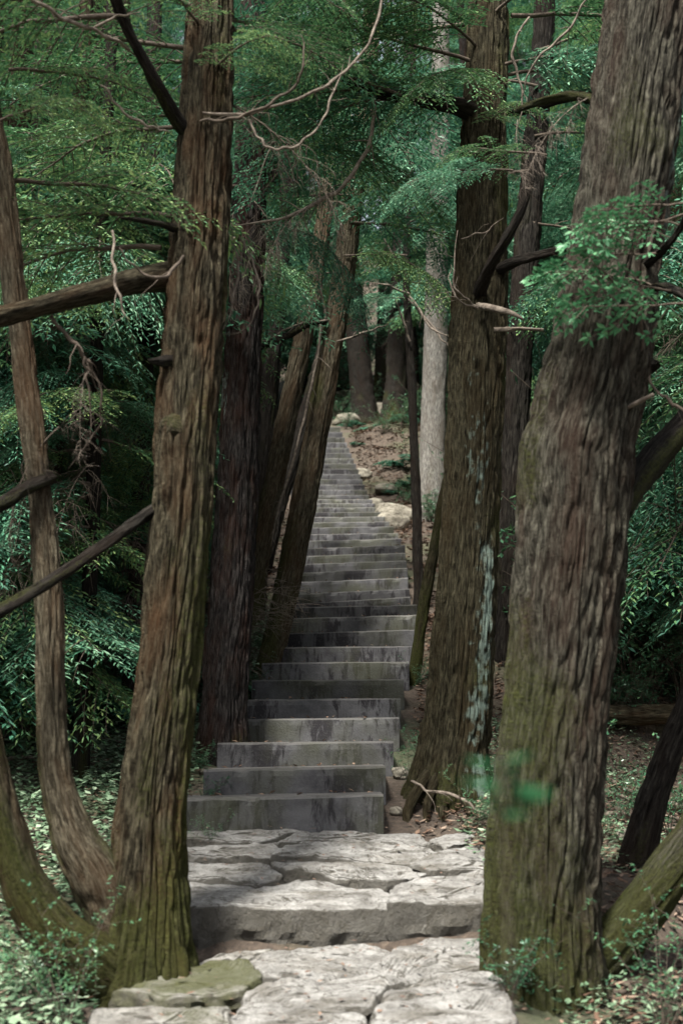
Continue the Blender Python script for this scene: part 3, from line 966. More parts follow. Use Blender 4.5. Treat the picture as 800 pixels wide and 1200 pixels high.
add_bare(lt, [(238, 132, 5.2, 5), (280, 134, 5.15, 6), (330, 122, 5.1, 6), (380, 102, 5.1, 6), (415, 72, 5.1, 5), (438, 35, 5.1, 5), (447, -5, 5.1, 4), (450, -50, 5.1, 3)], M_TWIG_PALE)
add_bare(lt, [(292, 140, 5.1, 4), (302, 160, 5.1, 5), (322, 174, 5.1, 5), (350, 168, 5.1, 5), (375, 145, 5.1, 4), (390, 110, 5.1, 4), (402, 75, 5.1, 2)], M_TWIG_PALE)
add_bare(lt, [(30, -5, 4.7, 8), (80, 22, 4.8, 8), (130, 45, 4.95, 7), (165, 70, 5.1, 5)], M_TWIG_PALE)
add_bare(lt, [(118, 100, 5.0, 5), (145, 130, 5.05, 5), (175, 148, 5.1, 5), (200, 155, 5.2, 5)], M_TWIG_PALE)
add_bare(lt, [(105, 35, 4.9, 5), (130, 22, 4.9, 5), (165, 14, 4.9, 4)], M_TWIG_PALE)
add_bare(lt, [(272, 270, 5.5, 3), (278, 310, 5.5, 4), (272, 360, 5.5, 4), (258, 390, 5.5, 3)], M_TWIG_PALE)
add_bare(lt, [(285, 280, 5.6, 3), (300, 320, 5.6, 4), (302, 355, 5.6, 4), (288, 385, 5.6, 3), (270, 392, 5.6, 2)], M_TWIG_PALE)

# the stout tree on the other side of the path
rt = thing('cedar_tree', 'stout grey-brown cedar trunk with a leafy sprig across it, beside the lower flagstones', 'tree', base_of(635, 1140, 5.15))
add_trunk(rt, [(640, 1205, 5.12, 150), (636, 1140, 5.12, 142), (634, 1080, 5.12, 137), (636, 1000, 5.12, 133), (641, 900, 5.12, 128), (653, 800, 5.12, 125), (662, 700, 5.12, 127), (671, 600, 5.12, 131), (674, 545, 5.12, 133), (683, 500, 5.12, 126),
               (697, 440, 5.12, 126), (707, 380, 5.12, 118), (720, 300, 5.14, 109), (734, 200, 5.16, 107), (747, 100, 5.2, 106), (762, 0, 5.24, 103), (772, -80, 5.27, 100)],
          [(1.5, .92), (4, .7), (7, .4)], 360, 460, 21, M_BARK_GREY, K=40, depth=0.011, lump=0.014, flare=0.05, flare_h=0.14, moss_h=0.8, moss_amt=0.55, moss_dir=math.pi, moss_side=0.18,
          lichen=[(5.9, 0.35, 3.2, 4.4, 0.35)])
add_trunk(rt, [(690, 1150, 5.2, 40), (715, 1110, 5.2, 64), (748, 1070, 5.18, 60), (785, 1022, 5.16, 56), (820, 975, 5.14, 54), (865, 900, 5.12, 50), (910, 800, 5.1, 46)], [(1.5, .9), (3, .6)], 96, 150, 22, M_BARK_GREY, K=14, depth=0.005, lump=0.014, moss_h=4, moss_amt=0.8)
add_limb(rt, [(725, 600, 5.2, 30), (748, 560, 5.3, 36), (772, 528, 5.4, 35), (800, 498, 5.5, 33), (840, 455, 5.6, 30), (900, 380, 5.8, 22)], M_BARK_DARK, segs=28, rows=60, seed=24, moss=0.25)
add_limb(rt, [(748, 432, 5.1, 34), (762, 428, 5.05, 26), (770, 425, 5.02, 8)], M_BARK_DARK, name='burl', segs=24, rows=24, seed=25, depth=0.008)
add_limb(rt, [(728, 482, 5.02, 7), (745, 472, 4.96, 7), (765, 462, 4.92, 5)], M_TWIG_PALE, name='branch_stub', segs=8, rows=14, seed=26)
add_bare(rt, [(755, 430, 5.05, 7), (772, 460, 4.98, 6), (795, 478, 4.94, 6), (830, 500, 4.9, 4)], M_TWIG)
add_bare(rt, [(748, 425, 5.02, 5), (752, 400, 4.95, 5), (745, 360, 4.85, 6), (720, 330, 4.7, 5), (690, 310, 4.6, 4)], M_TWIG)
add_limb(rt, [(700, 120, 5.25, 12), (670, 112, 5.4, 13), (630, 120, 5.6, 12), (605, 130, 5.8, 10)], M_BARK_DARK, segs=14, rows=30, seed=27, moss=0.3)

dk = thing('young_tree', 'slim dark bare stem leaning away behind the stout grey-brown cedar', 'tree', base_of(742, 1025, 6.0))
add_trunk(dk, [(736, 1060, 6.0, 34), (748, 1000, 6.0, 34), (766, 930, 6.02, 33), (788, 870, 6.04, 31), (815, 805, 6.06, 29), (850, 720, 6.1, 27), (900, 590, 6.2, 24)], [(1.5, .9), (3, .5)], 64, 120, 31, M_BARK_DARK, K=12, depth=0.004, lump=0.008, moss_amt=0.3, flare=0.05)

# mid right, right against the stairs
mr = thing('cedar_tree', 'mossy cedar with pale lichen stripe and spreading surface roots beside the lowest steps', 'tree', base_of(530, 930, 7.35))
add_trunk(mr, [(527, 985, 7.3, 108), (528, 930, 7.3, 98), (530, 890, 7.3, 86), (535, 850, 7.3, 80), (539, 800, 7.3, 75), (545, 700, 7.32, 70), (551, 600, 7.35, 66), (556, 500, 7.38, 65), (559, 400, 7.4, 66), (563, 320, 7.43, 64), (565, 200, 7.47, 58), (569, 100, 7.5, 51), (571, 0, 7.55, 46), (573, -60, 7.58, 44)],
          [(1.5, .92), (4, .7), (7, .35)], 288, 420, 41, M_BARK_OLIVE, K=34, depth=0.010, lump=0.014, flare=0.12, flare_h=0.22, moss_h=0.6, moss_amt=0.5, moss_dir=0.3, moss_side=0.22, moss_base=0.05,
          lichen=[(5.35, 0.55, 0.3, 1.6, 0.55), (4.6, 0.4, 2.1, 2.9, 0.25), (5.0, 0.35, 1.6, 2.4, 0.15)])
add_limb(mr, [(560, 135, 7.45, 22), (535, 125, 7.35, 20), (500, 118, 7.25, 16), (460, 112, 7.15, 13), (435, 108, 7.1, 10), (405, 95, 7.0, 8), (380, 70, 6.95, 5)], M_BARK_DARK, segs=16, rows=50, seed=42)
add_bare(mr, [(437, 112, 7.1, 7), (438, 130, 7.1, 7), (430, 175, 7.15, 8), (405, 215, 7.2, 8), (370, 240, 7.25, 8), (330, 256, 7.3, 6), (270, 265, 7.4, 4)], M_TWIG_PALE, segs=8, rows=40)
add_limb(mr, [(558, 362, 7.42, 20), (564, 335, 7.2, 16), (580, 302, 7.0, 12), (600, 268, 6.9, 11), (615, 235, 6.85, 10), (626, 195, 6.8, 7)], M_BARK_DARK, segs=16, rows=40, seed=43)
add_limb(mr, [(575, 320, 7.35, 16), (600, 308, 7.25, 16), (625, 300, 7.2, 13), (660, 291, 7.2, 10), (700, 280, 7.2, 7)], M_BARK_DARK, segs=16, rows=40, seed=44)
add_limb(mr, [(575, 125, 7.5, 14), (610, 128, 7.5, 14), (650, 118, 7.5, 13), (690, 108, 7.5, 12), (740, 100, 7.5, 8)], M_BARK_DARK, segs=14, rows=40, seed=45, moss=0.3)
add_limb(mr, [(560, 358, 7.2, 9), (580, 362, 7.02, 8), (598, 366, 6.95, 7), (612, 373, 6.9, 4)], M_TWIG_PALE, name='branch_stub', segs=8, rows=16, seed=46)
add_limb(mr, [(580, 386, 7.25, 6), (605, 385, 7.1, 5), (636, 386, 7.0, 4)], M_TWIG_PALE, name='branch_stub', segs=8, rows=16, seed=47)
for sp in ([(560, 360, 7.1, 4), (540, 345, 6.98, 4), (530, 325, 6.95, 3), (536, 270, 6.92, 3)], [(560, 362, 7.1, 4), (535, 350, 6.98, 4), (527, 330, 6.96, 3), (528, 310, 6.96, 2)],
           [(540, 280, 7.1, 2), (565, 272, 7.0, 3), (590, 255, 6.95, 2)], [(620, 20, 6.6, 4), (600, 60, 6.6, 5), (612, 110, 6.65, 4), (606, 150, 6.7, 3)], [(690, -5, 6.3, 3), (660, 40, 6.4, 5), (625, 75, 6.5, 4), (610, 115, 6.6, 3)]):
    add_bare(mr, sp, M_TWIG_PALE)
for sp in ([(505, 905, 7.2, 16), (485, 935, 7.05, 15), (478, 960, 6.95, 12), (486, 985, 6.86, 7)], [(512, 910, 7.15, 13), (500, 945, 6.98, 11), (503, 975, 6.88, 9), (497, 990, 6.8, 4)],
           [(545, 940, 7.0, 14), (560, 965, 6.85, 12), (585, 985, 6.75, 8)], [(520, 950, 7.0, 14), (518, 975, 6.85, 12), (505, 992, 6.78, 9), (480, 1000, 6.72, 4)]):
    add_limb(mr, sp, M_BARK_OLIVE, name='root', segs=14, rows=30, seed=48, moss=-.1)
add_bare(mr, [(482, 915, 6.95, 5), (500, 926, 6.82, 5), (530, 930, 6.75, 6), (560, 950, 6.66, 5), (580, 962, 6.6, 3)], M_TWIG_PALE, name='root')

# mid left
ml = thing('cedar_tree', 'straight dark reddish cedar trunk against the fifth step, behind the three-stemmed tree', 'tree', base_of(263, 865, 8.25))
add_trunk(ml, [(262, 905, 8.25, 72), (262, 865, 8.25, 62), (263, 830, 8.25, 57), (266, 780, 8.25, 54), (271, 700, 8.25, 52), (277, 600, 8.25, 50), (282, 500, 8.25, 48), (286, 400, 8.25, 45), (290, 300, 8.25, 41), (293, 200, 8.25, 38), (296, 80, 8.25, 34), (298, -40, 8.25, 30)],
          [(2, .9), (5, .55)], 192, 320, 51, M_BARK_RED, K=28, depth=0.010, lump=0.012, flare=0.13, flare_h=0.12, moss_h=0.22, moss_amt=0.9, moss_dir=math.pi, moss_side=0.12, lichen=[(3.6, 0.5, 2.2, 3.0, 0.15)])
add_limb(ml, [(290, 270, 8.2, 8), (262, 290, 8.1, 6), (245, 320, 8.0, 4)], M_TWIG_PALE, name='branch_stub', segs=8, rows=20, seed=52)
# leaning ones by the stairs
sl = thing('cedar_tree', 'leaning cedar trunk with mossy foot rising over the eighth step', 'tree', base_of(318, 772, 11.2))
add_trunk(sl, [(308, 800, 11.2, 32.4), (318, 768, 11.2, 29.7), (328, 725, 11.2, 29.7), (342, 660, 11.2, 30.6), (355, 595, 11.2, 30.6), (367, 530, 11.2, 29.7), (379, 460, 11.2, 28.8), (391, 390, 11.2, 27.0), (401, 330, 11.2, 25.2), (412, 250, 11.2, 23.4), (424, 150, 11.2, 21.6), (434, 40, 11.2, 19.8)],
          [(2, .9), (5, .5)], 144, 300, 61, M_BARK_LIGHT, K=18, depth=0.007, lump=0.012, flare=0.03, moss_h=0.9, moss_amt=0.75, moss_dir=math.pi, moss_side=0.35)
add_limb(sl, [(382, 378, 11.1, 10), (365, 378, 11.05, 9), (340, 392, 11.0, 9), (312, 405, 10.95, 8), (290, 412, 11.7, 5)], M_BARK_DARK, segs=12, rows=30, seed=62, moss=0.1)
add_bare(sl, [(385, 375, 11.05, 4), (350, 380, 11.0, 4), (320, 395, 10.955, 4), (300, 402, 10.95, 2)], M_TWIG_PALE)
add_bare(sl, [(375, 380, 11.05, 5), (374, 410, 11.08, 5), (362, 465, 11.05, 5), (346, 530, 11.0, 5), (326, 600, 11.0, 5), (318, 640, 11.0, 3)], M_TWIG_PALE, segs=8)
add_bare(sl, [(382, 375, 11.05, 6), (374, 330, 11.05, 5), (366, 290, 11.0, 4), (350, 240, 10.955, 3)], M_TWIG)
add_bare(sl, [(395, 400, 11.05, 4), (430, 388, 11.0, 4), (455, 380, 10.955, 3)], M_TWIG_PALE)
b1 = thing('cedar_tree', 'leaning mossy cedar trunk with a peeling pale strip, standing just behind the leaning stair-side cedar', 'tree', base_of(300, 715, 12.6))
add_trunk(b1, [(292, 745, 12.6, 28.6), (298, 700, 12.6, 26.0), (306, 650, 12.6, 24.4), (317, 590, 12.6, 24.4), (330, 520, 12.6, 24.4), (343, 455, 12.6, 23.5), (357, 390, 12.6, 22.7), (370, 320, 12.6, 21.0), (384, 220, 12.6, 18.5), (398, 100, 12.6, 16.8)],
          [(2, .9), (5, .5)], 112, 240, 71, M_BARK_LIGHT, K=16, depth=0.007, lump=0.012, flare=0.05, moss_h=1.0, moss_amt=0.9)
b2 = thing('cedar_tree', 'dark upright trunk between the reddish cedar and the leaning mossy cedars', 'tree', base_of(305, 720, 13.4))
add_trunk(b2, [(300, 740, 13.4, 23.4), (303, 690, 13.4, 20.3), (307, 600, 13.4, 19.5), (313, 500, 13.4, 19.5), (320, 420, 13.4, 18.7), (328, 340, 13.4, 17.2), (334, 240, 13.4, 15.6), (340, 100, 13.4, 14.0)],
          [(2, .9), (5, .5)], 96, 200, 72, M_BARK_DARK, K=16, depth=0.007, lump=0.012, flare=0.05, moss_h=0.7, moss_amt=0.7)
b3 = thing('cedar_tree', 'thin blackish trunk leaning the same way, behind the leaning stair-side cedar', 'tree', base_of(322, 618, 16.5))
add_trunk(b3, [(316, 640, 16.3, 18), (326, 600, 16.3, 16), (342, 545, 16.3, 17), (360, 480, 16.3, 17), (376, 420, 16.3, 16), (392, 350, 16.3, 14), (410, 260, 16.3, 13)],
          [(2, .9), (5, .5)], 64, 120, 73, M_BARK_DARK, K=14, depth=0.006, lump=0.012, moss_amt=0.2)
# right of the stairs
sp_ = thing('young_tree', 'slim dark sapling trunk close to the stair edge before the pale rocks', 'tree', base_of(490, 705, 14.6))
add_trunk(sp_, [(489, 725, 14.5, 15), (490, 690, 14.5, 13), (489, 640, 14.5, 12), (488, 580, 14.5, 12), (485, 520, 14.5, 11), (482, 450, 14.5, 11), (479, 390, 14.5, 11), (476, 340, 14.5, 10), (477, 270, 14.5, 9), (482, 180, 14.5, 8)],
          [(1.5, .8), (3, .4)], 48, 120, 74, M_BARK_DARK, K=10, depth=0.005, lump=0.014, moss_amt=0.2)
for sp2 in ([(480, 400, 14.4, 5), (470, 370, 14.3, 4), (462, 350, 14.2, 3)], [(478, 350, 14.4, 4), (500, 375, 14.3, 4), (520, 400, 14.2, 3), (540, 405, 14.1, 2)], [(480, 345, 14.4, 5), (455, 335, 14.2, 4), (430, 330, 14.1, 3)],
            [(478, 345, 14.4, 4), (490, 360, 14.3, 4), (505, 385, 14.2, 4), (530, 395, 14.1, 2)], [(477, 330, 14.4, 4), (460, 300, 14.2, 4), (445, 270, 14.1, 2)]):
    add_bare(sp_, sp2, M_TWIG_PALE)
pt = thing('pale_tree', 'smooth pale grey trunk standing behind the slim sapling near the pale rocks', 'tree', base_of(508, 545, 20.5))
add_trunk(pt, [(506, 570, 20.4, 36), (507, 540, 20.4, 32), (508, 480, 20.4, 29), (510, 420, 20.4, 29), (511, 360, 20.4, 28), (512, 290, 20.4, 26), (514, 200, 20.4, 24), (516, 100, 20.4, 22)],
          [(3, .85), (7, .5)], 80, 120, 75, M_BARK_PALE, K=12, depth=0.004, lump=0.012, moss_h=0.8, moss_amt=0.3, flare=0.05)
gb = thing('cedar_tree', 'dark upright trunk directly behind the lichen-striped cedar', 'tree', base_of(600, 640, 11.2))
add_trunk(gb, [(594, 720, 11, 36), (597, 640, 11, 34), (602, 520, 11, 33), (609, 400, 11, 32), (617, 280, 11, 30), (627, 160, 11, 28), (636, 40, 11, 26)],
          [(2, .9), (5, .5)], 112, 240, 76, M_BARK_DARK, K=20, depth=0.009, lump=0.012, moss_amt=0.4, lichen=[(3.5, 0.35, 1.2, 2.5, 0.2)])
gs = thing('young_tree', 'short mossy stem leaning on the stair side of the lichen-striped cedar', 'tree', base_of(492, 745, 10.8))
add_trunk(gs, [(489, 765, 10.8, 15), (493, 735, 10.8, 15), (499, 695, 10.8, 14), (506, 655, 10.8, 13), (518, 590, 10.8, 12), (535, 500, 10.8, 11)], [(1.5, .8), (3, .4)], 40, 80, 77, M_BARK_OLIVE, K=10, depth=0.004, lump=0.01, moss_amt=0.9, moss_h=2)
for i, (x, y, D, w, tx) in enumerate([(428, 468, 30, 27, -8), (462, 478, 29, 26, 4), (398, 440, 33, 20, 2), (446, 440, 36, 16, 3), (478, 440, 33, 20, -4)]):
    bb = base_of(x, y, D)
    ft = thing('cedar_tree', ['dark trunk with a flared mossy foot above the top of the stairs', 'dark trunk with a bent foot on the rise above the pale rocks', 'distant trunk at the head of the stairs behind the leaning cedar', 'distant thin trunk between the two dark trunks above the stairs', 'distant dark trunk beyond the slim sapling'][i], 'tree', bb)
    r0 = px2m(w, y, D) / 2
    pts = np.array([(bb[0] + tx * 0.012 * h, bb[1], bb[2] + h) for h in (-.3, .2, .8, 2, 4, 7, 11)])
    me = trunk_mesh(pts, r0 * np.array([1.5, 1.25, 1.05, 1, .9, .75, .4]), 48, 90, 80 + i, M_BARK_DARK, K=14, depth=0.012, lump=0.02, flare=0.08, moss_h=0.8, moss_amt=0.7, origin=bb)
    obj('trunk', me, ft)

EXPLICIT = [tuple(o.location)[:2] for o in bpy.data.objects if o.type == 'EMPTY' and o.get('category') == 'tree']

# foliage on the surveyed trees, each a branch of its tree


def sprig(tree, px, py, D, yaw_deg, pitch_deg, sc, pool, k=0, roll=0.0):
    wood, leaves = SPLIT[pool[k % len(pool)].name]
    o = place(tree, wood, P(px, py, D), RW(yaw_deg), RW(pitch_deg), RW(roll), sc, 'branch')
    obj('foliage', leaves, o)
    return o


# yaw 0 = towards the right of the picture, 180 = towards the left, -90 = towards the camera
for k, a in enumerate([(248, 60, 5.2, 170, 10, .9), (240, 20, 5.2, 200, 5, 1.0), (150, 20, 5.0, 175, -5, .9), (245, 30, 5.2, 10, -5, .55), (250, -30, 5.3, -20, -15, .6), (230, 150, 5.5, 165, 0, .85), (130, -20, 4.8, 190, -20, .9),
                       (200, 255, 5.4, 170, -2, .85), (190, 290, 5.6, 175, -5, .9), (10, 80, 5.2, 20, 5, .6), (250, 20, 5.3, 25, 5, .6), (5, 210, 5.3, 10, -5, .8), (243, 90, 5.2, -60, 0, .45), (240, 40, 5.2, 240, 0, .5), (0, 140, 5.2, -30, -5, .5)]):
    sprig(lt, a[0], a[1], a[2] + (0.17 if a[0] > 195 else 0.0), *a[3:], BOUGH_NEAR, k)
add_limb(rt, [(735, 356, 5.14, 16), (768, 336, 4.95, 13), (792, 342, 4.72, 10), (812, 354, 4.55, 6), (825, 362, 4.45, 3)], M_BARK_DARK, name='branch', rows=40, seed=28)
add_limb(rt, [(745, 318, 5.16, 14), (774, 295, 4.82, 11), (798, 264, 4.7, 8), (806, 236, 4.6, 5), (808, 205, 4.5, 3)], M_BARK_DARK, name='branch', rows=40, seed=29)
for k, a in enumerate([(768, 336, 4.95, 188, 8, .44), (774, 295, 4.82, 190, -5, .44), (792, 342, 4.72, 178, 12, .46), (798, 264, 4.7, 195, -8, .42), (806, 236, 4.6, 183, -5, .4), (812, 354, 4.55, 172, 0, .44), (780, 338, 4.85, 195, -14, .36), (803, 248, 4.65, 175, -14, .42), (785, 280, 4.76, 205, 10, .34)]):
    sprig(rt, a[0], a[1], a[2], a[3], a[4], a[5] * 1.55, SPRIG, k, [-20, 15, 30, -35, 10, 40, -10, 25, 0][k])
for k, a in enumerate([(555, 70, 7.3, 190, 5, .9), (565, 30, 7.4, 170, 0, 1.0), (500, 115, 7.1, 150, 10, .8), (470, 110, 7.1, 200, 5, .7), (590, 90, 7.3, -10, 5, .8), (600, 200, 6.6, 200, -10, .45), (640, 180, 6.5, 190, -5, .5), (540, 20, 7.3, 220, 5, 1.0), (600, 20, 7.3, 5, 0, 1.), (575, 120, 7.3, 185, 0, 1.1), (440, 105, 7.1, 170, 0, .7), (562, 60, 7.3, 235, 5, .7), (575, 20, 7.3, -60, 5, .8), (560, 110, 7.3, 250, -5, .55), (580, 80, 7.3, -35, -5, .8), (566, 150, 7.3, -75, -5, .45), (570, 0, 7.3, 215, -5, .9)]):
    sprig(mr, a[0], a[1], a[2] + (0.18 if 540 < a[0] < 599 else 0.0), *a[3:], BOUGH_MID if k % 3 else BOUGH_NEAR, k)
for k, a in enumerate([(290, 220, 8.2, 190, -5, .9), (292, 170, 8.2, -10, -10, .8), (292, 120, 8.2, -60, 0, .9), (290, 150, 8.2, 200, 0, 1.1), (288, 260, 8.2, -20, -15, .6), (292, 60, 8.2, 30, 0, 1.0), (290, 80, 8.2, 180, 5, 1.2)]):
    sprig(ml, *a, BOUGH_MID, k)
for k, a in enumerate([(410, 260, 11.1, 10, 0, 1.0), (412, 230, 11.1, 180, 0, .9), (415, 200, 11.1, -60, -5, .9), (405, 300, 11.1, -20, -10, .7), (420, 140, 11.1, 200, 0, 1.1), (425, 110, 11.1, 0, 0, 1.1), (400, 320, 11.1, 190, -10, .6)]):
    sprig(sl, *a, BOUGH_MID, k)
for k, a in enumerate([(478, 330, 14.4, 20, 0, .7), (476, 300, 14.4, 170, 5, .8), (478, 260, 14.4, -40, 0, .8), (480, 220, 14.4, 190, 5, .9), (480, 190, 14.4, 10, 5, .9), (478, 350, 14.4, 195, -5, .55)]):
    sprig(sp_, *a, BOUGH_MID, k)
for k, a in enumerate([(514, 250, 20.3, 180, 0, 1.0), (514, 210, 20.3, 0, 0, 1.0), (514, 270, 20.3, -80, -5, .8), (515, 150, 20.3, -60, 0, 1.1), (515, 110, 20.3, 200, 0, 1.2)]):
    sprig(pt, *a, BOUGH_FAR, k)
for k, a in enumerate([(625, 200, 10.9, 160, 0, 1.), (627, 160, 10.9, 0, 0, 1.), (630, 100, 10.9, 190, 0, 1.), (632, 60, 10.9, -30, 0, 1.1), (612, 340, 10.9, 20, -10, .7), (620, 260, 10.9, 10, -5, .9)]):
    sprig(gb, *a, BOUGH_MID, k)
# dead hanging twigs
for k, (tree, px, py, D, yaw, pitch, sc) in enumerate([(mr, 400, 215, 7.2, 200, -30, .35), (mr, 360, 243, 7.25, 190, -40, .4), (mr, 330, 256, 7.3, 170, -40, .4), (mr, 300, 262, 7.3, 185, -50, .35), (sl, 380, 300, 11.0, 190, -50, .5), (lt, 105, 420, 5.0, 250, -70, .3),
                                                       (lt, 70, 500, 5.1, 200, -50, .4), (mr, 606, 140, 6.7, 240, -75, .3), (rt, 700, 110, 5.3, 190, -30, .4), (rt, 745, 405, 4.95, 190, -60, .12), (ml, 288, 240, 8.1, 185, -40, .5), (ml, 292, 230, 8.1, -10, -50, .5), (lt, 240, 110, 5.4, 10, -20, .6)]):
    place(tree, DEAD[k % 3], P(px, py, D), RW(yaw), RW(pitch), 0, sc, 'dead_twigs')

# ------------------------------------------------------------------ background trees
TRUNK_BG = []
for k in range(5):
    r = np.random.default_rng(200 + k)
    hs = np.array([-0.4, 0.1, 0.6, 1.5, 3, 5, 8, 11, 14.0])
    wob = np.cumsum((r.random((9, 2)) - .5) * 0.22, 0)
    pts = np.column_stack([wob - wob[1], hs])
    TRUNK_BG.append((trunk_mesh(pts, (0.13 + 0.03 * k) * np.array([1.35, 1.2, 1.05, 1, .93, .82, .6, .35, .06]), 48, 110, 210 + k, [M_BARK_DARK, M_BARK_BROWN, M_BARK_RED, M_BARK_OLIVE, M_BARK_DARK][k], K=16, depth=0.010, lump=0.02, flare=0.08, moss_h=0.8, moss_amt=0.7), pts))

R2 = random.Random(11)
bgpos = []
tries = 0
while len(bgpos) < 62 and tries < 5000:
    tries += 1
    y = R2.uniform(9.5, 38)
    half = 0.30 * y + 1.8
    x = R2.uniform(-half, half)
    d = x - float(path_x(y))
    if abs(d) < 2.0 + (0.6 if y < 28 else -0.9) and y < 34:
        continue
    if d > 0 and y < 30 and d < 3.4 and y > 13:      # the open rocky strip beside the stairs
        continue
    if y < 13 and abs(x) < 2.6:
        continue
    if min([math.hypot(x - a, y - b) for a, b in bgpos + [(e[0], e[1]) for e in EXPLICIT]] + [9]) < 1.2:
        continue
    bgpos.append((x, y))
LOW = [(-1.5, 7.5), (-1.95, 8.3), (-1.5, 9.3), (-2.5, 7.9), (-1.7, 10.2), (-2.0, 9.0), (-2.9, 8.4), (-2.3, 9.9), (-1.75, 11.3), (-3.0, 9.3), (-3.4, 10.7), (-2.6, 11.6), (-1.9, 12.6), (3.0, 10.6), (3.9, 9.9), (3.4, 12.2)]
bgpos = LOW + bgpos
for i, (x, y) in enumerate(bgpos):
    z = float(ground_z(x, y)) - 0.05
    d = x - float(path_x(y))
    if y > 29 and abs(d) < 6:
        lab, gr = 'cedar with drooping boughs on the rise beyond the stair head', 'cedars beyond the stair head'
    elif d < 0:
        lab, gr = 'cedar with drooping teal boughs in the thicket behind the three-stemmed tree', 'thicket cedars behind the three-stemmed tree'
    else:
        lab, gr = 'cedar with drooping boughs in the thicket behind the stout grey-brown cedar', 'thicket cedars behind the stout cedar'
    look = ('dark-barked ', 'brown-barked ', 'reddish-barked ', 'thick olive-barked ', 'thickest dark-barked ')[i % 5] if i >= len(LOW) else 'young slender '
    t = thing('cedar_tree', look + lab, 'tree', (x, y, z), gr)
    me, tp = TRUNK_BG[i % 5]
    rot = R2.uniform(0, 6.28)
    o = obj('trunk', me, t)
    lean = (R2.uniform(-.05, .05), R2.uniform(-.05, .05))
    o.rotation_euler = (lean[0], lean[1], rot)
    if i < len(LOW):
        o.scale = (0.35, 0.35, 1)
    Mx = o.rotation_euler.to_matrix()
    nb = 44 if y < 20 else 34
    h0 = (0.7 if d < 0 else 1.3) if y < 20 else 1.6
    if i < len(LOW):
        h0 = (1.45 if i == 0 else 0.75 if i < 5 else 0.35) if d < 0 else 0.9
        nb = 46
    for k in range(nb):
        h = h0 + ((3.3 if i == 0 else 4.2 if i < len(LOW) else 13.0) - h0) * ((k + R2.random()) / nb) ** 1.25
        c = np.array([np.interp(h, tp[:, 2], tp[:, j]) for j in range(3)])
        c = Mx @ Vector(c)
        yaw = k * 2.4 + R2.uniform(-.5, .5)
        pool = BOUGH_MID if y < 17 else BOUGH_FAR
        sc = R2.uniform(.75, 1.2) * (1.15 - 0.5 * h / 13)
        wx, wy, wz = x + c.x, y + c.y, z + c.z
        ex, ey = wx + math.cos(yaw) * 1.7 * sc, wy + math.sin(yaw) * 1.7 * sc
        clear = False
        if i < 5:
            sc *= 0.62
            ex, ey = wx + math.cos(yaw) * 1.7 * sc, wy + math.sin(yaw) * 1.7 * sc
        for (qx, qy) in ((wx, wy), (ex, ey)):
            dd = qx - float(path_x(qy))
            if abs(dd) < (0.95 if i < 5 else 1.7) and wz < float(ground_z(float(path_x(qy)), qy)) + (3.4 if qy < 17 else 2.6) and qy < 31:
                clear = True
            if 0 < dd < 3.0 and 12 < qy < 29 and wz < float(ground_z(qx, qy)) + 2.6:
                clear = True
        if wz > EYE + 0.66 * wy + 0.5:
            continue
        if abs(ex - float(path_x(ey))) < 3.2 and ey < 24 and wz > float(ground_z(float(path_x(ey)), ey)) + 5.5 and R2.random() < 0.55:
            continue
        if clear:
            continue
        if h < 3.2 and R2.random() < 0.22:
            place(t, DEAD[k % 3], (wx, wy, wz), yaw, R2.uniform(-.4, .1), 0, sc * .9, 'dead_twigs')
        else:
            place(t, pool[R2.randrange(len(pool))], (wx, wy, wz), yaw, R2.uniform(-.25, .25), R2.uniform(-.25, .25), sc)

# the wood further up the hill reads as one mass
r = np.random.default_rng(600)
nc = 1500
cx = r.uniform(-26, 26, nc); cy = r.uniform(38, 54, nc)
ch = 24 * r.random(nc)
cz = ground_z(cx, cy) + ch
ctr = np.column_stack([cx, cy, cz])
per_ = 60
pp = np.repeat(ctr, per_, 0) + np.clip(r.normal(size=(nc * per_, 3)), -2, 2) * np.array((0.9, 0.8, 0.42))
nn = unit(np.array((0, -.2, 1.0)) + (r.random((len(pp), 3)) - .5) * 1.4)
dd = unit((r.random((len(pp), 3)) - .5) * np.array((2, 2, .8)) + np.array((0, 0, -.3)))
Lf = r.uniform(.18, .34, len(pp))
q = leaf_quads(pp, dd, nn, Lf, Lf * .38, -.06)
fw = obj('far_wood', make_mesh('far_wood', q.reshape(-1, 3), [np.arange(len(q) * 4).reshape(-1, 4)], [M_LEAF_CEDAR], None, {'rnd': ('FLOAT', 'FACE', r.random(len(q)))}, smooth=False))
fw['kind'] = 'stuff'
tag(fw, 'dense green wood covering the hill beyond the stair head', 'wood')

# ------------------------------------------------------------------ shrubs, ferns, rocks


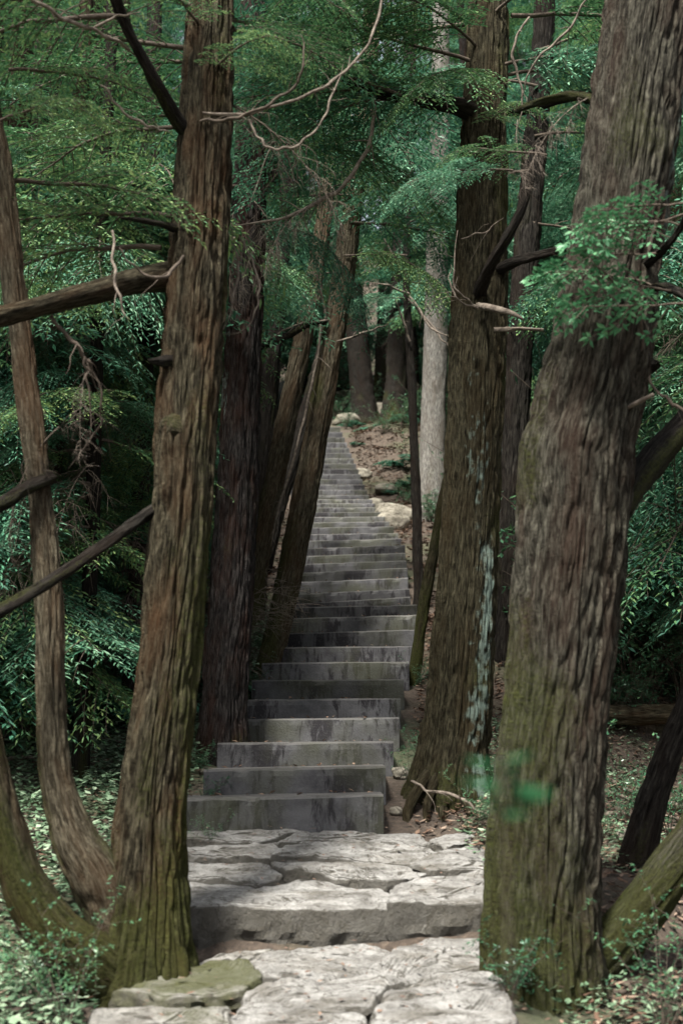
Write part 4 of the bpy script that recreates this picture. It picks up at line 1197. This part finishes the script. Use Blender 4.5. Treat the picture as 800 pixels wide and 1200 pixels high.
def shrub_parts(seed, H=1.2, nst=9, leafL=(0.05, 0.09), aspect=0.42, per=34, mat=None):
    r = np.random.default_rng(seed)
    Vs, Qs, Ts, off = [], [], [], 0
    quads = []
    for s in range(nst):
        a = r.random() * 6.28
        ln = H * (0.6 + 0.6 * r.random())
        sp = 0.25 + 0.6 * r.random()
        q = np.linspace(0, 1, 8)
        st = np.column_stack([np.cos(a) * sp * H * q**1.3, np.sin(a) * sp * H * q**1.3, ln * (q - 0.18 * q**3)]) + np.cumsum((r.random((8, 3)) - .5) * 0.03, 0)
        st[0] = (np.cos(a) * 0.04, np.sin(a) * 0.04, -0.05)
        V, Q, T, *_ = tube(st, 0.008 * (1 - 0.8 * q), 4, 10)
        Vs.append(V); Qs.append(Q + off); Ts.append(T + off); off += len(V)
        subs = [(st, 1.0)]
        for b in range(5):
            u = 0.25 + 0.7 * r.random()
            b0 = hermite(st, np.array([u * 7]))[0]
            dv = unit(r.random(3) - .5 + np.array((0, 0, .25)))
            l2 = H * (0.18 + 0.25 * r.random())
            s2 = b0 + dv * (np.linspace(0, 1, 5) * l2)[:, None] + np.array((0, 0, -1)) * (np.linspace(0, 1, 5)**2 * l2 * .25)[:, None]
            V, Q, T, *_ = tube(s2, np.linspace(0.004, 0.001, 5), 3, 5)
            Vs.append(V); Qs.append(Q + off); Ts.append(T + off); off += len(V)
            subs.append((s2, 0.5))
        for sb, fr in subs:
            n = int(per * fr * 0.6) + 4
            u = 0.2 + 0.8 * r.random(n)
            pp = hermite(sb, u * (len(sb) - 1) * 0.999)
            dd = unit((r.random((n, 3)) - .5) * np.array((2, 2, .9)) + np.array((0, 0, -0.1)))
            nn = unit(np.array((0, 0, 1.0)) + (r.random((n, 3)) - .5) * 1.1)
            L = r.uniform(leafL[0], leafL[1], n)
            quads.append(leaf_quads(pp, dd, nn, L, L * aspect, -0.06))
    LQ = np.concatenate(quads); nL = len(LQ)
    stems = make_mesh('stems', np.vstack(Vs), [np.vstack(Qs), np.vstack(Ts)], [M_TWIG])
    fol = make_mesh('foliage', LQ.reshape(-1, 3), [np.arange(nL * 4).reshape(-1, 4)], [mat], None, {'rnd': ('FLOAT', 'FACE', r.random(nL))}, smooth=False)
    return stems, fol


def fern_parts(seed, n=11, L=0.7, mat=None):
    r = np.random.default_rng(seed)
    Vs, Qs, Ts, off = [], [], [], 0
    quads = []
    for k in range(n):
        a = k * 6.28 / n + r.random() * .5
        ln = L * (0.7 + 0.5 * r.random())
        q = np.linspace(0, 1, 9)
        out = ln * (q * 0.85)
        fr = np.column_stack([np.cos(a) * out, np.sin(a) * out, ln * (0.75 * q - 0.75 * q**2.2) * (0.6 + .6 * r.random()) - 0.03])
        V, Q, T, *_ = tube(fr, 0.004 * (1 - .8 * q), 3, 9)
        Vs.append(V); Qs.append(Q + off); Ts.append(T + off); off += len(V)
        m = 22
        u = np.linspace(0.14, 0.98, m)
        pp = hermite(fr, u * 7.99)
        tg = unit(hermite(fr, np.minimum(u + .02, 1) * 7.99) - pp)
        for s in (-1, 1):
            lat = unit(np.cross(np.array((0, 0, 1.0)), tg)) * s
            dd = unit(lat + tg * 0.4 + np.array((0, 0, -.2)) + (r.random((m, 3)) - .5) * .25)
            Lp = ln * 0.24 * np.sin(np.pi * (0.15 + 0.83 * u)) + 0.01
            nn = unit(np.array((0, 0, 1.0)) + (r.random((m, 3)) - .5) * .6)
            quads.append(leaf_quads(pp, dd, nn, Lp, np.maximum(Lp * 0.24, 0.008), -0.05))
    LQ = np.concatenate(quads); nL = len(LQ)
    stems = make_mesh('stems', np.vstack(Vs), [np.vstack(Qs), np.vstack(Ts)], [M_TWIG])
    fol = make_mesh('fronds', LQ.reshape(-1, 3), [np.arange(nL * 4).reshape(-1, 4)], [mat], None, {'rnd': ('FLOAT', 'FACE', r.random(nL))}, smooth=False)
    return stems, fol


SHRUB = [shrub_parts(300 + k, 1.0 + 0.25 * k, 10, (0.045, 0.085), 0.42, 36, M_LEAF_BROAD) for k in range(4)]
FERN = [fern_parts(320 + k, 12, 0.75, M_LEAF_FERN) for k in range(3)]


def plant(kind, me, x, y, sc, label, group, cat, dz=0.0, squash=1.0):
    z = float(ground_z(x, y)) + dz
    t = thing(kind, label, cat, (x, y, z), group)
    t.rotation_euler = (0, 0, R2.uniform(0, 6.28))
    t.scale = (sc, sc, sc * squash)
    obj('stems', me[0], t)
    obj('foliage' if kind != 'fern' else 'fronds', me[1], t)
    return t


cnt = 0
# bank of glossy shrubs behind the stout tree
for i in range(70):
    y = R2.uniform(9.6, 20) if i < 40 else R2.uniform(9.6, 12.5)
    x = R2.uniform(1.9 + 0.06 * (y - 9), 0.34 * y + 1.4)
    if x - float(path_x(y)) < (1.6 if y < 12 else 2.9):
        continue
    plant('shrub', SHRUB[i % 4], x, y, R2.uniform(.8, 1.4), ['low ', 'rounded ', 'spreading ', 'tall '][i % 4] + 'glossy broadleaf shrub on the bank behind the stout grey-brown cedar', 'shrubs on the bank behind the stout cedar', 'shrub')
for i in range(16):
    plant('shrub', SHRUB[i % 4], R2.uniform(1.9, 4.2), R2.uniform(9.35, 9.95), R2.uniform(.35, .6), 'low glossy shrub at the foot of the bank, beside the rotting log', 'low shrubs beside the rotting log', 'shrub')
for i in range(12):
    plant('small_plant', SHRUB[i % 4], R2.uniform(1.35, 3.4), R2.uniform(6.4, 9.0), R2.uniform(.18, .34), 'little leafy plant in the litter behind the stout grey-brown cedar', 'little plants behind the stout cedar', 'plant')
# thicket on the other side
for i in range(64):
    y = R2.uniform(10.2, 20) if i < 34 else R2.uniform(9.4, 12.2)
    x = -R2.uniform(1.5 + 0.05 * (y - 9), 0.34 * y + 1.4)
    if i % 2:
        plant('fern', FERN[i % 3], x, y, R2.uniform(.9, 1.6), 'arching teal fern in the thicket behind the three-stemmed tree', 'ferns behind the three-stemmed tree', 'fern')
    else:
        plant('shrub', SHRUB[i % 4], x, y, R2.uniform(.6, 1.0), ['low ', 'rounded ', 'spreading ', 'tall '][i % 4] + 'broadleaf shrub in the thicket behind the three-stemmed tree', 'shrubs behind the three-stemmed tree', 'shrub')
# plants near the upper stairs, on the rocky strip
for i, (px, py, D, sc, kd) in enumerate([(478, 512, 24, .95, 1), (488, 530, 23, .8, 1), (462, 540, 22.5, .45, 1), (440, 560, 22, .35, 1), (520, 585, 19.5, .6, 0), (530, 560, 20, .7, 0), (505, 575, 20, .5, 0), (440, 480, 28, .8, 1), (470, 470, 28.5, .9, 1), (415, 470, 29, .6, 1), (500, 460, 27, .9, 0),
                                         (455, 440, 31, .9, 1), (500, 500, 24, .9, 0), (530, 500, 25, 1., 0), (480, 450, 31, .9, 0), (410, 440, 31.5, .9, 0), (430, 420, 33, .9, 0), (405, 478, 28.2, .55, 0), (425, 485, 27.5, .5, 1), (450, 500, 26, .6, 0), (395, 455, 30, .8, 0), (470, 490, 26.5, .7, 0), (418, 505, 25.5, .3, 1), (455, 555, 21.6, .4, 1), (475, 560, 21.4, .5, 0)]):
    p = P(px, py, D)
    x = p[0]
    plant('fern' if kd else 'shrub', (FERN if kd else SHRUB)[i % 3], x, D, sc, 'small fern among the pale rocks and litter beside the upper stairs' if kd else 'leafy shrub on the rise beside the upper stairs', 'ferns beside the upper stairs' if kd else 'shrubs beside the upper stairs', 'fern' if kd else 'shrub')
# low plants at named spots
for (x, y, sc, lab) in [(P(243, 935, 7.1)[0], 7.05, .17, 'small leafy plant at the left-behind end of the lowest step, behind the three-stemmed tree'.replace('left-behind ', 'far ')), (P(238, 895, 7.9)[0], 7.8, .2, 'leafy plant at the foot of the reddish cedar by the second step'), (P(478, 905, 7.6)[0], 7.5, .16, 'small plant beside the pale stone wedged by the second step'), (P(560, 985, 6.7)[0], 6.6, .2, 'leafy plant between the flagstones and the lichen-striped cedar roots'), (P(590, 1150, 4.95)[0], 4.85, .26, 'small glossy sapling at the foot of the stout grey-brown cedar'), (P(500, 960, 7)[0] + .55, 6.75, .22, 'low leafy plant at the roots of the lichen-striped cedar'), (P(250, 965, 6.6)[0], 6.55, .12, 'tiny leafy plant at the foot of the lowest step'),
                        (P(300, 770, 10.5)[0], 10.4, .22, 'small leafy plant beside the leaning cedar foot and the eighth step'), (P(40, 1140, 5)[0], 4.9, .3, 'leafy ground plant under the slanting stem of the three-stemmed tree'), (P(90, 1180, 4.8)[0], 4.65, .26, 'leafy ground plant before the three-stemmed tree'),
                        (P(486, 860, 8.4)[0], 8.3, .2, 'small green plant between the third step and the lichen-striped cedar'), (P(492, 768, 10.6)[0], 10.6, .2, 'pale green plant between the short mossy stem and the steps'), (P(730, 960, 8)[0], 8.0, .3, 'large-leaved plant in the litter before the rotting log'),
                        (P(760, 1150, 5)[0], 4.8, .3, 'leafy plant under the mossy side stem of the stout cedar'), (P(780, 940, 7.4)[0], 7.4, .45, 'leafy shrub beside the slim dark leaning stem')]:
    plant('small_plant', SHRUB[int(x * 10) % 4], float(x), float(y), sc, lab, None, 'plant')
for i in range(7):
    x, y = R2.uniform(-2.9, -1.2), R2.uniform(10.0, 11.6)
    t = thing('dead_branch', 'dead brown twiggy branch drooping at the edge of the left-hand thicket ground cover' if False else 'dead brown twiggy branch drooping over the ground cover before the ferns', 'branch', (x, y, float(ground_z(x, y)) - 0.03), 'dead branches over the ground cover')
    for k in range(3):
        place(t, DEAD[(i + k) % 3], (x, y, float(ground_z(x, y)) + 0.0 + .02 * k), R2.uniform(-2.6, -.5), R2.uniform(.5, .95), 0, R2.uniform(.6, 1.0), 'dead_twigs')


def rock_mesh(seed, sx, sy, sz):
    import bmesh
    bm = bmesh.new()
    bmesh.ops.create_icosphere(bm, subdivisions=4, radius=1)
    for v in bm.verts:
        c = np.array(v.co)
        n = float(n3(c[0] * 1.4 + seed, c[1] * 1.4, c[2] * 1.4, seed)) - .5
        m = float(n3(c[0] * 4 + seed, c[1] * 4, c[2] * 4, seed + 5)) - .5
        q = np.sign(c) * np.abs(c) ** 0.75
        q = q / max(1e-6, np.linalg.norm(q)) * (0.95 + 0.7 * n + 0.22 * m) * (1.0)
        v.co = (q[0] * sx, q[1] * sy, q[2] * sz)
    me = bpy.data.meshes.new('rock')
    bm.to_mesh(me); bm.free()
    me.materials.append(M_ROCK)
    me.polygons.foreach_set('use_smooth', np.full(len(me.polygons), True))
    a = me.attributes.new('moss', 'FLOAT', 'POINT')
    return me


for i, (px, py, D, w, h, lab) in enumerate([
        (459, 586, 19.6, 32, 24, 'pale angular boulder beside the upper stairs, lower of a touching pair'), (462, 570, 20.3, 44, 22, 'broad pale boulder resting against the lower angular one beside the stairs'),
        (437, 545, 21.8, 24, 14, 'small mossy rock at the stair edge above the pale boulders'), (452, 536, 22.6, 26, 12, 'flat brown rock above the pale boulders'), (425, 520, 23.6, 20, 12, 'dark rock at the stair edge near the stair head'),
        (436, 568, 20.6, 14, 8, 'small pale stone wedged at the stair edge by the pale boulders'), (430, 556, 21.2, 12, 7, 'pebble-like stone at the stair edge above the wedged stone'), (440, 446, 30.5, 40, 24, 'mossy boulder before the dark flared trunk above the stairs'), (405, 462, 29.5, 30, 14, 'low mossy boulder just beyond the stair head'),
        (400, 432, 33, 36, 30, 'mossy boulder behind the stair head, beside a distant trunk'), (330, 660, 14.9, 16, 10, 'pale stone between the leaning cedars'), (318, 690, 14.2, 14, 9, 'small stone at the foot of the leaning mossy cedar'),
        (470, 918, 7.7, 22, 16, 'pale stone wedged beside the second step'), (464, 955, 7.0, 14, 10, 'small stone beside the lowest step'), (740, 1010, 6.8, 30, 16, 'pale stone in litter behind the stout cedar'), (245, 905, 7.8, 18, 10, 'small stone at the other end of the second step')]):
    p = P(px, py, D)
    g = float(ground_z(p[0], p[1]))
    sx_, sz_ = px2m(w, py, D) * .62, px2m(h, py, D) * .62
    o = obj('rock', rock_mesh(400 + i, sx_, sx_ * 0.8, sz_))
    o.location = (p[0], p[1], g + sz_ * 0.55)
    o.rotation_euler = (R2.uniform(-.15, .15), R2.uniform(-.15, .15), R2.uniform(-.5, .5))
    tag(o, lab, 'rock')

lg = thing('fallen_log', 'rotting fallen log lying across the litter under the shrub bank', 'log', (2.3, 9.35, float(ground_z(2.3, 9.35))))
z9 = float(ground_z(2.3, 9.35)) + 0.13
me = trunk_mesh(np.array([(1.2, 9.35, z9 + .1), (1.8, 9.38, z9 + .12), (2.6, 9.36, z9 + .13), (3.6, 9.4, z9 + .16)]), np.array([.06, .075, .07, .05]), 40, 60, 90, M_BARK_BROWN, K=12, depth=.008, moss_amt=0, moss_base=.1, origin=lg.location)
obj('trunk', me, lg)
for j, (x0, y0, x1, y1) in enumerate([(1.5, 8.2, 2.6, 8.45), (1.55, 7.9, 2.3, 8.4), (1.7, 8.8, 3.0, 8.5), (-2.3, 7.6, -1.2, 8.2), (-2.0, 9.0, -1.1, 8.6), (1.9, 7.4, 2.9, 7.5)]):
    q = np.linspace(0, 1, 8)
    xs = x0 + (x1 - x0) * q; ys = y0 + (y1 - y0) * q + 0.05 * np.sin(q * 7 + j)
    pts = np.column_stack([xs, ys, ground_z(xs, ys) + 0.02 + 0.03 * np.sin(q * 5)])
    V, Q, T, *_ = tube(pts, 0.016 * (1 - .6 * q), 6, 24)
    o = obj('fallen_stick', make_mesh('fallen_stick', V, [Q, T], [M_TWIG_PALE]))
    if x0 > 0:
        tag(o, 'pale dry stick lying in the leaf litter behind the stout cedar', 'stick', 'sticks in the litter behind the stout cedar')
    else:
        tag(o, 'pale dry stick lying in the ground cover behind the three-stemmed tree', 'stick', 'sticks in the ground cover')

# near sapling whose blurred top shows in front of the stout trunk
ns = thing('young_plant', 'small green sapling top, heavily blurred, before the stout grey-brown cedar', 'plant', (0.16, 1.15, float(ground_z(0.16, 1.15))))
q = np.linspace(0, 1, 8)
zt = float(P(605, 890, 1.15)[2])
st = np.column_stack([0.17 + (0.153 - 0.17) * q + 0.01 * np.sin(q * 5), np.full(8, 1.15) + 0.02 * q, ns.location[2] - .02 + (zt - ns.location[2] + .02) * q])
V, Q, T, *_ = tube(st, 0.0028 * (1 - .7 * q), 5, 20)
obj('stem', make_mesh('stem', V - np.array(ns.location), [Q, T], [M_TWIG]), ns)
for k in range(12):
    a = k * 2.4
    u = 1 - 0.012 * k
    b = st[-1] - np.array((0, 0, 0.0045 * k))
    dv = unit(np.array([(math.cos(a) * 1.3, math.sin(a), 0.25 - 0.07 * (k % 6))]))
    L = np.array([0.03 + 0.010 * (k % 3)])
    lq = leaf_quads(b[None], dv, unit(np.array([(0.2 * math.sin(k), -.4, 1.0)])), L, L * 0.42, -0.06)
    me = make_mesh('leaf', lq.reshape(-1, 3) - np.array(ns.location), [np.arange(4).reshape(1, 4)], [M_LEAF_NEAR], None, {'rnd': ('FLOAT', 'FACE', [0.05 * k])}, smooth=False)
    obj('leaf', me, ns)

# ------------------------------------------------------------------ ground cover and litter


def scatter(name, n, region, mat, size, aspect, lift, tilt, seed, label_cat, accept=None):
    r = np.random.default_rng(seed)
    x = r.uniform(region[0], region[1], n); y = r.uniform(region[2], region[3], n)
    if accept is not None:
        k = accept(x, y, r)
        x, y = x[k], y[k]
    n = len(x)
    z = ground_z(x, y) + lift[0] + (lift[1] - lift[0]) * r.random(n)**2
    a = r.random(n) * 6.28
    dd = unit(np.column_stack([np.cos(a), np.sin(a), (r.random(n) - .5) * tilt]))
    nn = unit(np.array((0, 0, 1.0)) + (r.random((n, 3)) - .5) * tilt)
    L = r.uniform(size[0], size[1], n)
    q = leaf_quads(np.column_stack([x, y, z]), dd, nn, L, L * aspect, -0.05)
    me = make_mesh(name, q.reshape(-1, 3), [np.arange(n * 4).reshape(-1, 4)], [mat], None, {'rnd': ('FLOAT', 'FACE', r.random(n))}, smooth=False)
    o = obj(name, me)
    o['kind'] = 'stuff'
    tag(o, label_cat[0], label_cat[1])
    return o


def off_path(x, y, w=0.75):
    return np.abs(x - path_x(y)) > w


scatter('ground_cover', 85000, (-5.0, -0.7, 4.3, 13.5), M_LEAF_COVER, (0.025, 0.06), 0.6, (0.01, 0.13), 0.9, 501, ('pale green creeping ground cover around the three-stemmed tree', 'ground cover'),
        lambda x, y, r: off_path(x, y, 0.62) & ((y > 6.75) | off_path(x, y, 0.8)) & (n2(x * 1.3, y * 1.3, 77) + 0.25 * r.random(len(x)) > 0.24))
scatter('ground_cover', 40000, (0.6, 4.5, 3.8, 9.5), M_LEAF_COVER, (0.02, 0.05), 0.5, (0.01, 0.1), 0.9, 502, ('dark green creeping ground cover around the stout cedar', 'ground cover'),
        lambda x, y, r: off_path(x, y, 0.85) & (n2(x * 1.6, y * 1.6, 78) > 0.46))
scatter('leaf_litter', 60000, (0.2, 5.5, 4.2, 14.0), M_LEAF_LITTER, (0.02, 0.075), 0.35, (0.004, 0.05), 0.9, 503, ('brown leaf litter on the ground behind the stout cedar', 'leaf litter'), lambda x, y, r: off_path(x, y, 0.66) & ((y > 6.7) | off_path(x, y, 0.9)))
scatter('leaf_litter', 40000, (-2.5, 4.5, 13.0, 34.0), M_LEAF_LITTER, (0.05, 0.13), 0.4, (0.004, 0.05), 0.7, 504, ('reddish leaf litter on the slope beside the upper stairs', 'leaf litter'), lambda x, y, r: off_path(x, y, 0.75) & (x < path_x(y) + 4))
scatter('leaf_litter', 24000, (-4.5, -0.6, 4.0, 15.0), M_LEAF_LITTER, (0.02, 0.06), 0.35, (0.004, 0.05), 0.7, 505, ('brown leaf litter among the ground cover and between the leaning cedars', 'leaf litter'), lambda x, y, r: off_path(x, y, 0.62) & ((y > 6.75) | off_path(x, y, 0.8)))
# crumbs and leaves on the treads
r = np.random.default_rng(510)
qs, rn = [], []
for k, (D, xl, xr, zl, zr) in enumerate(steps[:30]):
    nxt = steps[k + 1][0]
    n = 26
    u = r.random(n); v = r.random(n)**1.6
    x = xl + (xr - xl) * (0.02 + 0.96 * u); y = D + 0.02 + (nxt - D - 0.05) * v
    z = zl + (zr - zl) * u + 0.006
    a = r.random(n) * 6.28
    dd = unit(np.column_stack([np.cos(a), np.sin(a), r.random(n) * .5]))
    nn = unit(np.array((0, 0, 1.0)) + (r.random((n, 3)) - .5) * .8)
    L = r.uniform(0.015, 0.045, n)
    qs.append(leaf_quads(np.column_stack([x, y, z]), dd, nn, L, L * .5, .05)); rn.append(0.4 + 0.6 * r.random(n))
q = np.concatenate(qs)
o = obj('tread_litter', make_mesh('tread_litter', q.reshape(-1, 3), [np.arange(len(q) * 4).reshape(-1, 4)], [M_LEAF_LITTER], None, {'rnd': ('FLOAT', 'FACE', np.concatenate(rn))}, smooth=False))
o['kind'] = 'stuff'
tag(o, 'dry pale leaf scraps lying on the step treads', 'leaf litter')

r = np.random.default_rng(520)
n = 420
x = r.uniform(-0.85, 0.8, n); y = r.uniform(4.3, 6.66, n)
z = np.where(y > 5.47, 0.924 + 0.181 * (y - 5.45), 0.773 + 0.142 * (y - 5.45)) + 0.028
k = (np.abs(y - 5.45) > 0.06)
x, y, z = x[k], y[k], z[k]; n = len(x)
a = r.random(n) * 6.28
L = r.uniform(0.012, 0.04, n)
q = leaf_quads(np.column_stack([x, y, z]), unit(np.column_stack([np.cos(a), np.sin(a), (r.random(n) - .5) * .4])), unit(np.array((0, 0, 1.0)) + (r.random((n, 3)) - .5) * .7), L, L * r.uniform(.12, .5, n), .03)
o = obj('path_litter', make_mesh('path_litter', q.reshape(-1, 3), [np.arange(n * 4).reshape(-1, 4)], [M_LEAF_DEAD], None, {'rnd': ('FLOAT', 'FACE', r.random(n))}, smooth=False))
o['kind'] = 'stuff'
tag(o, 'dry leaf and twig scraps strewn over the flagstones', 'leaf litter')
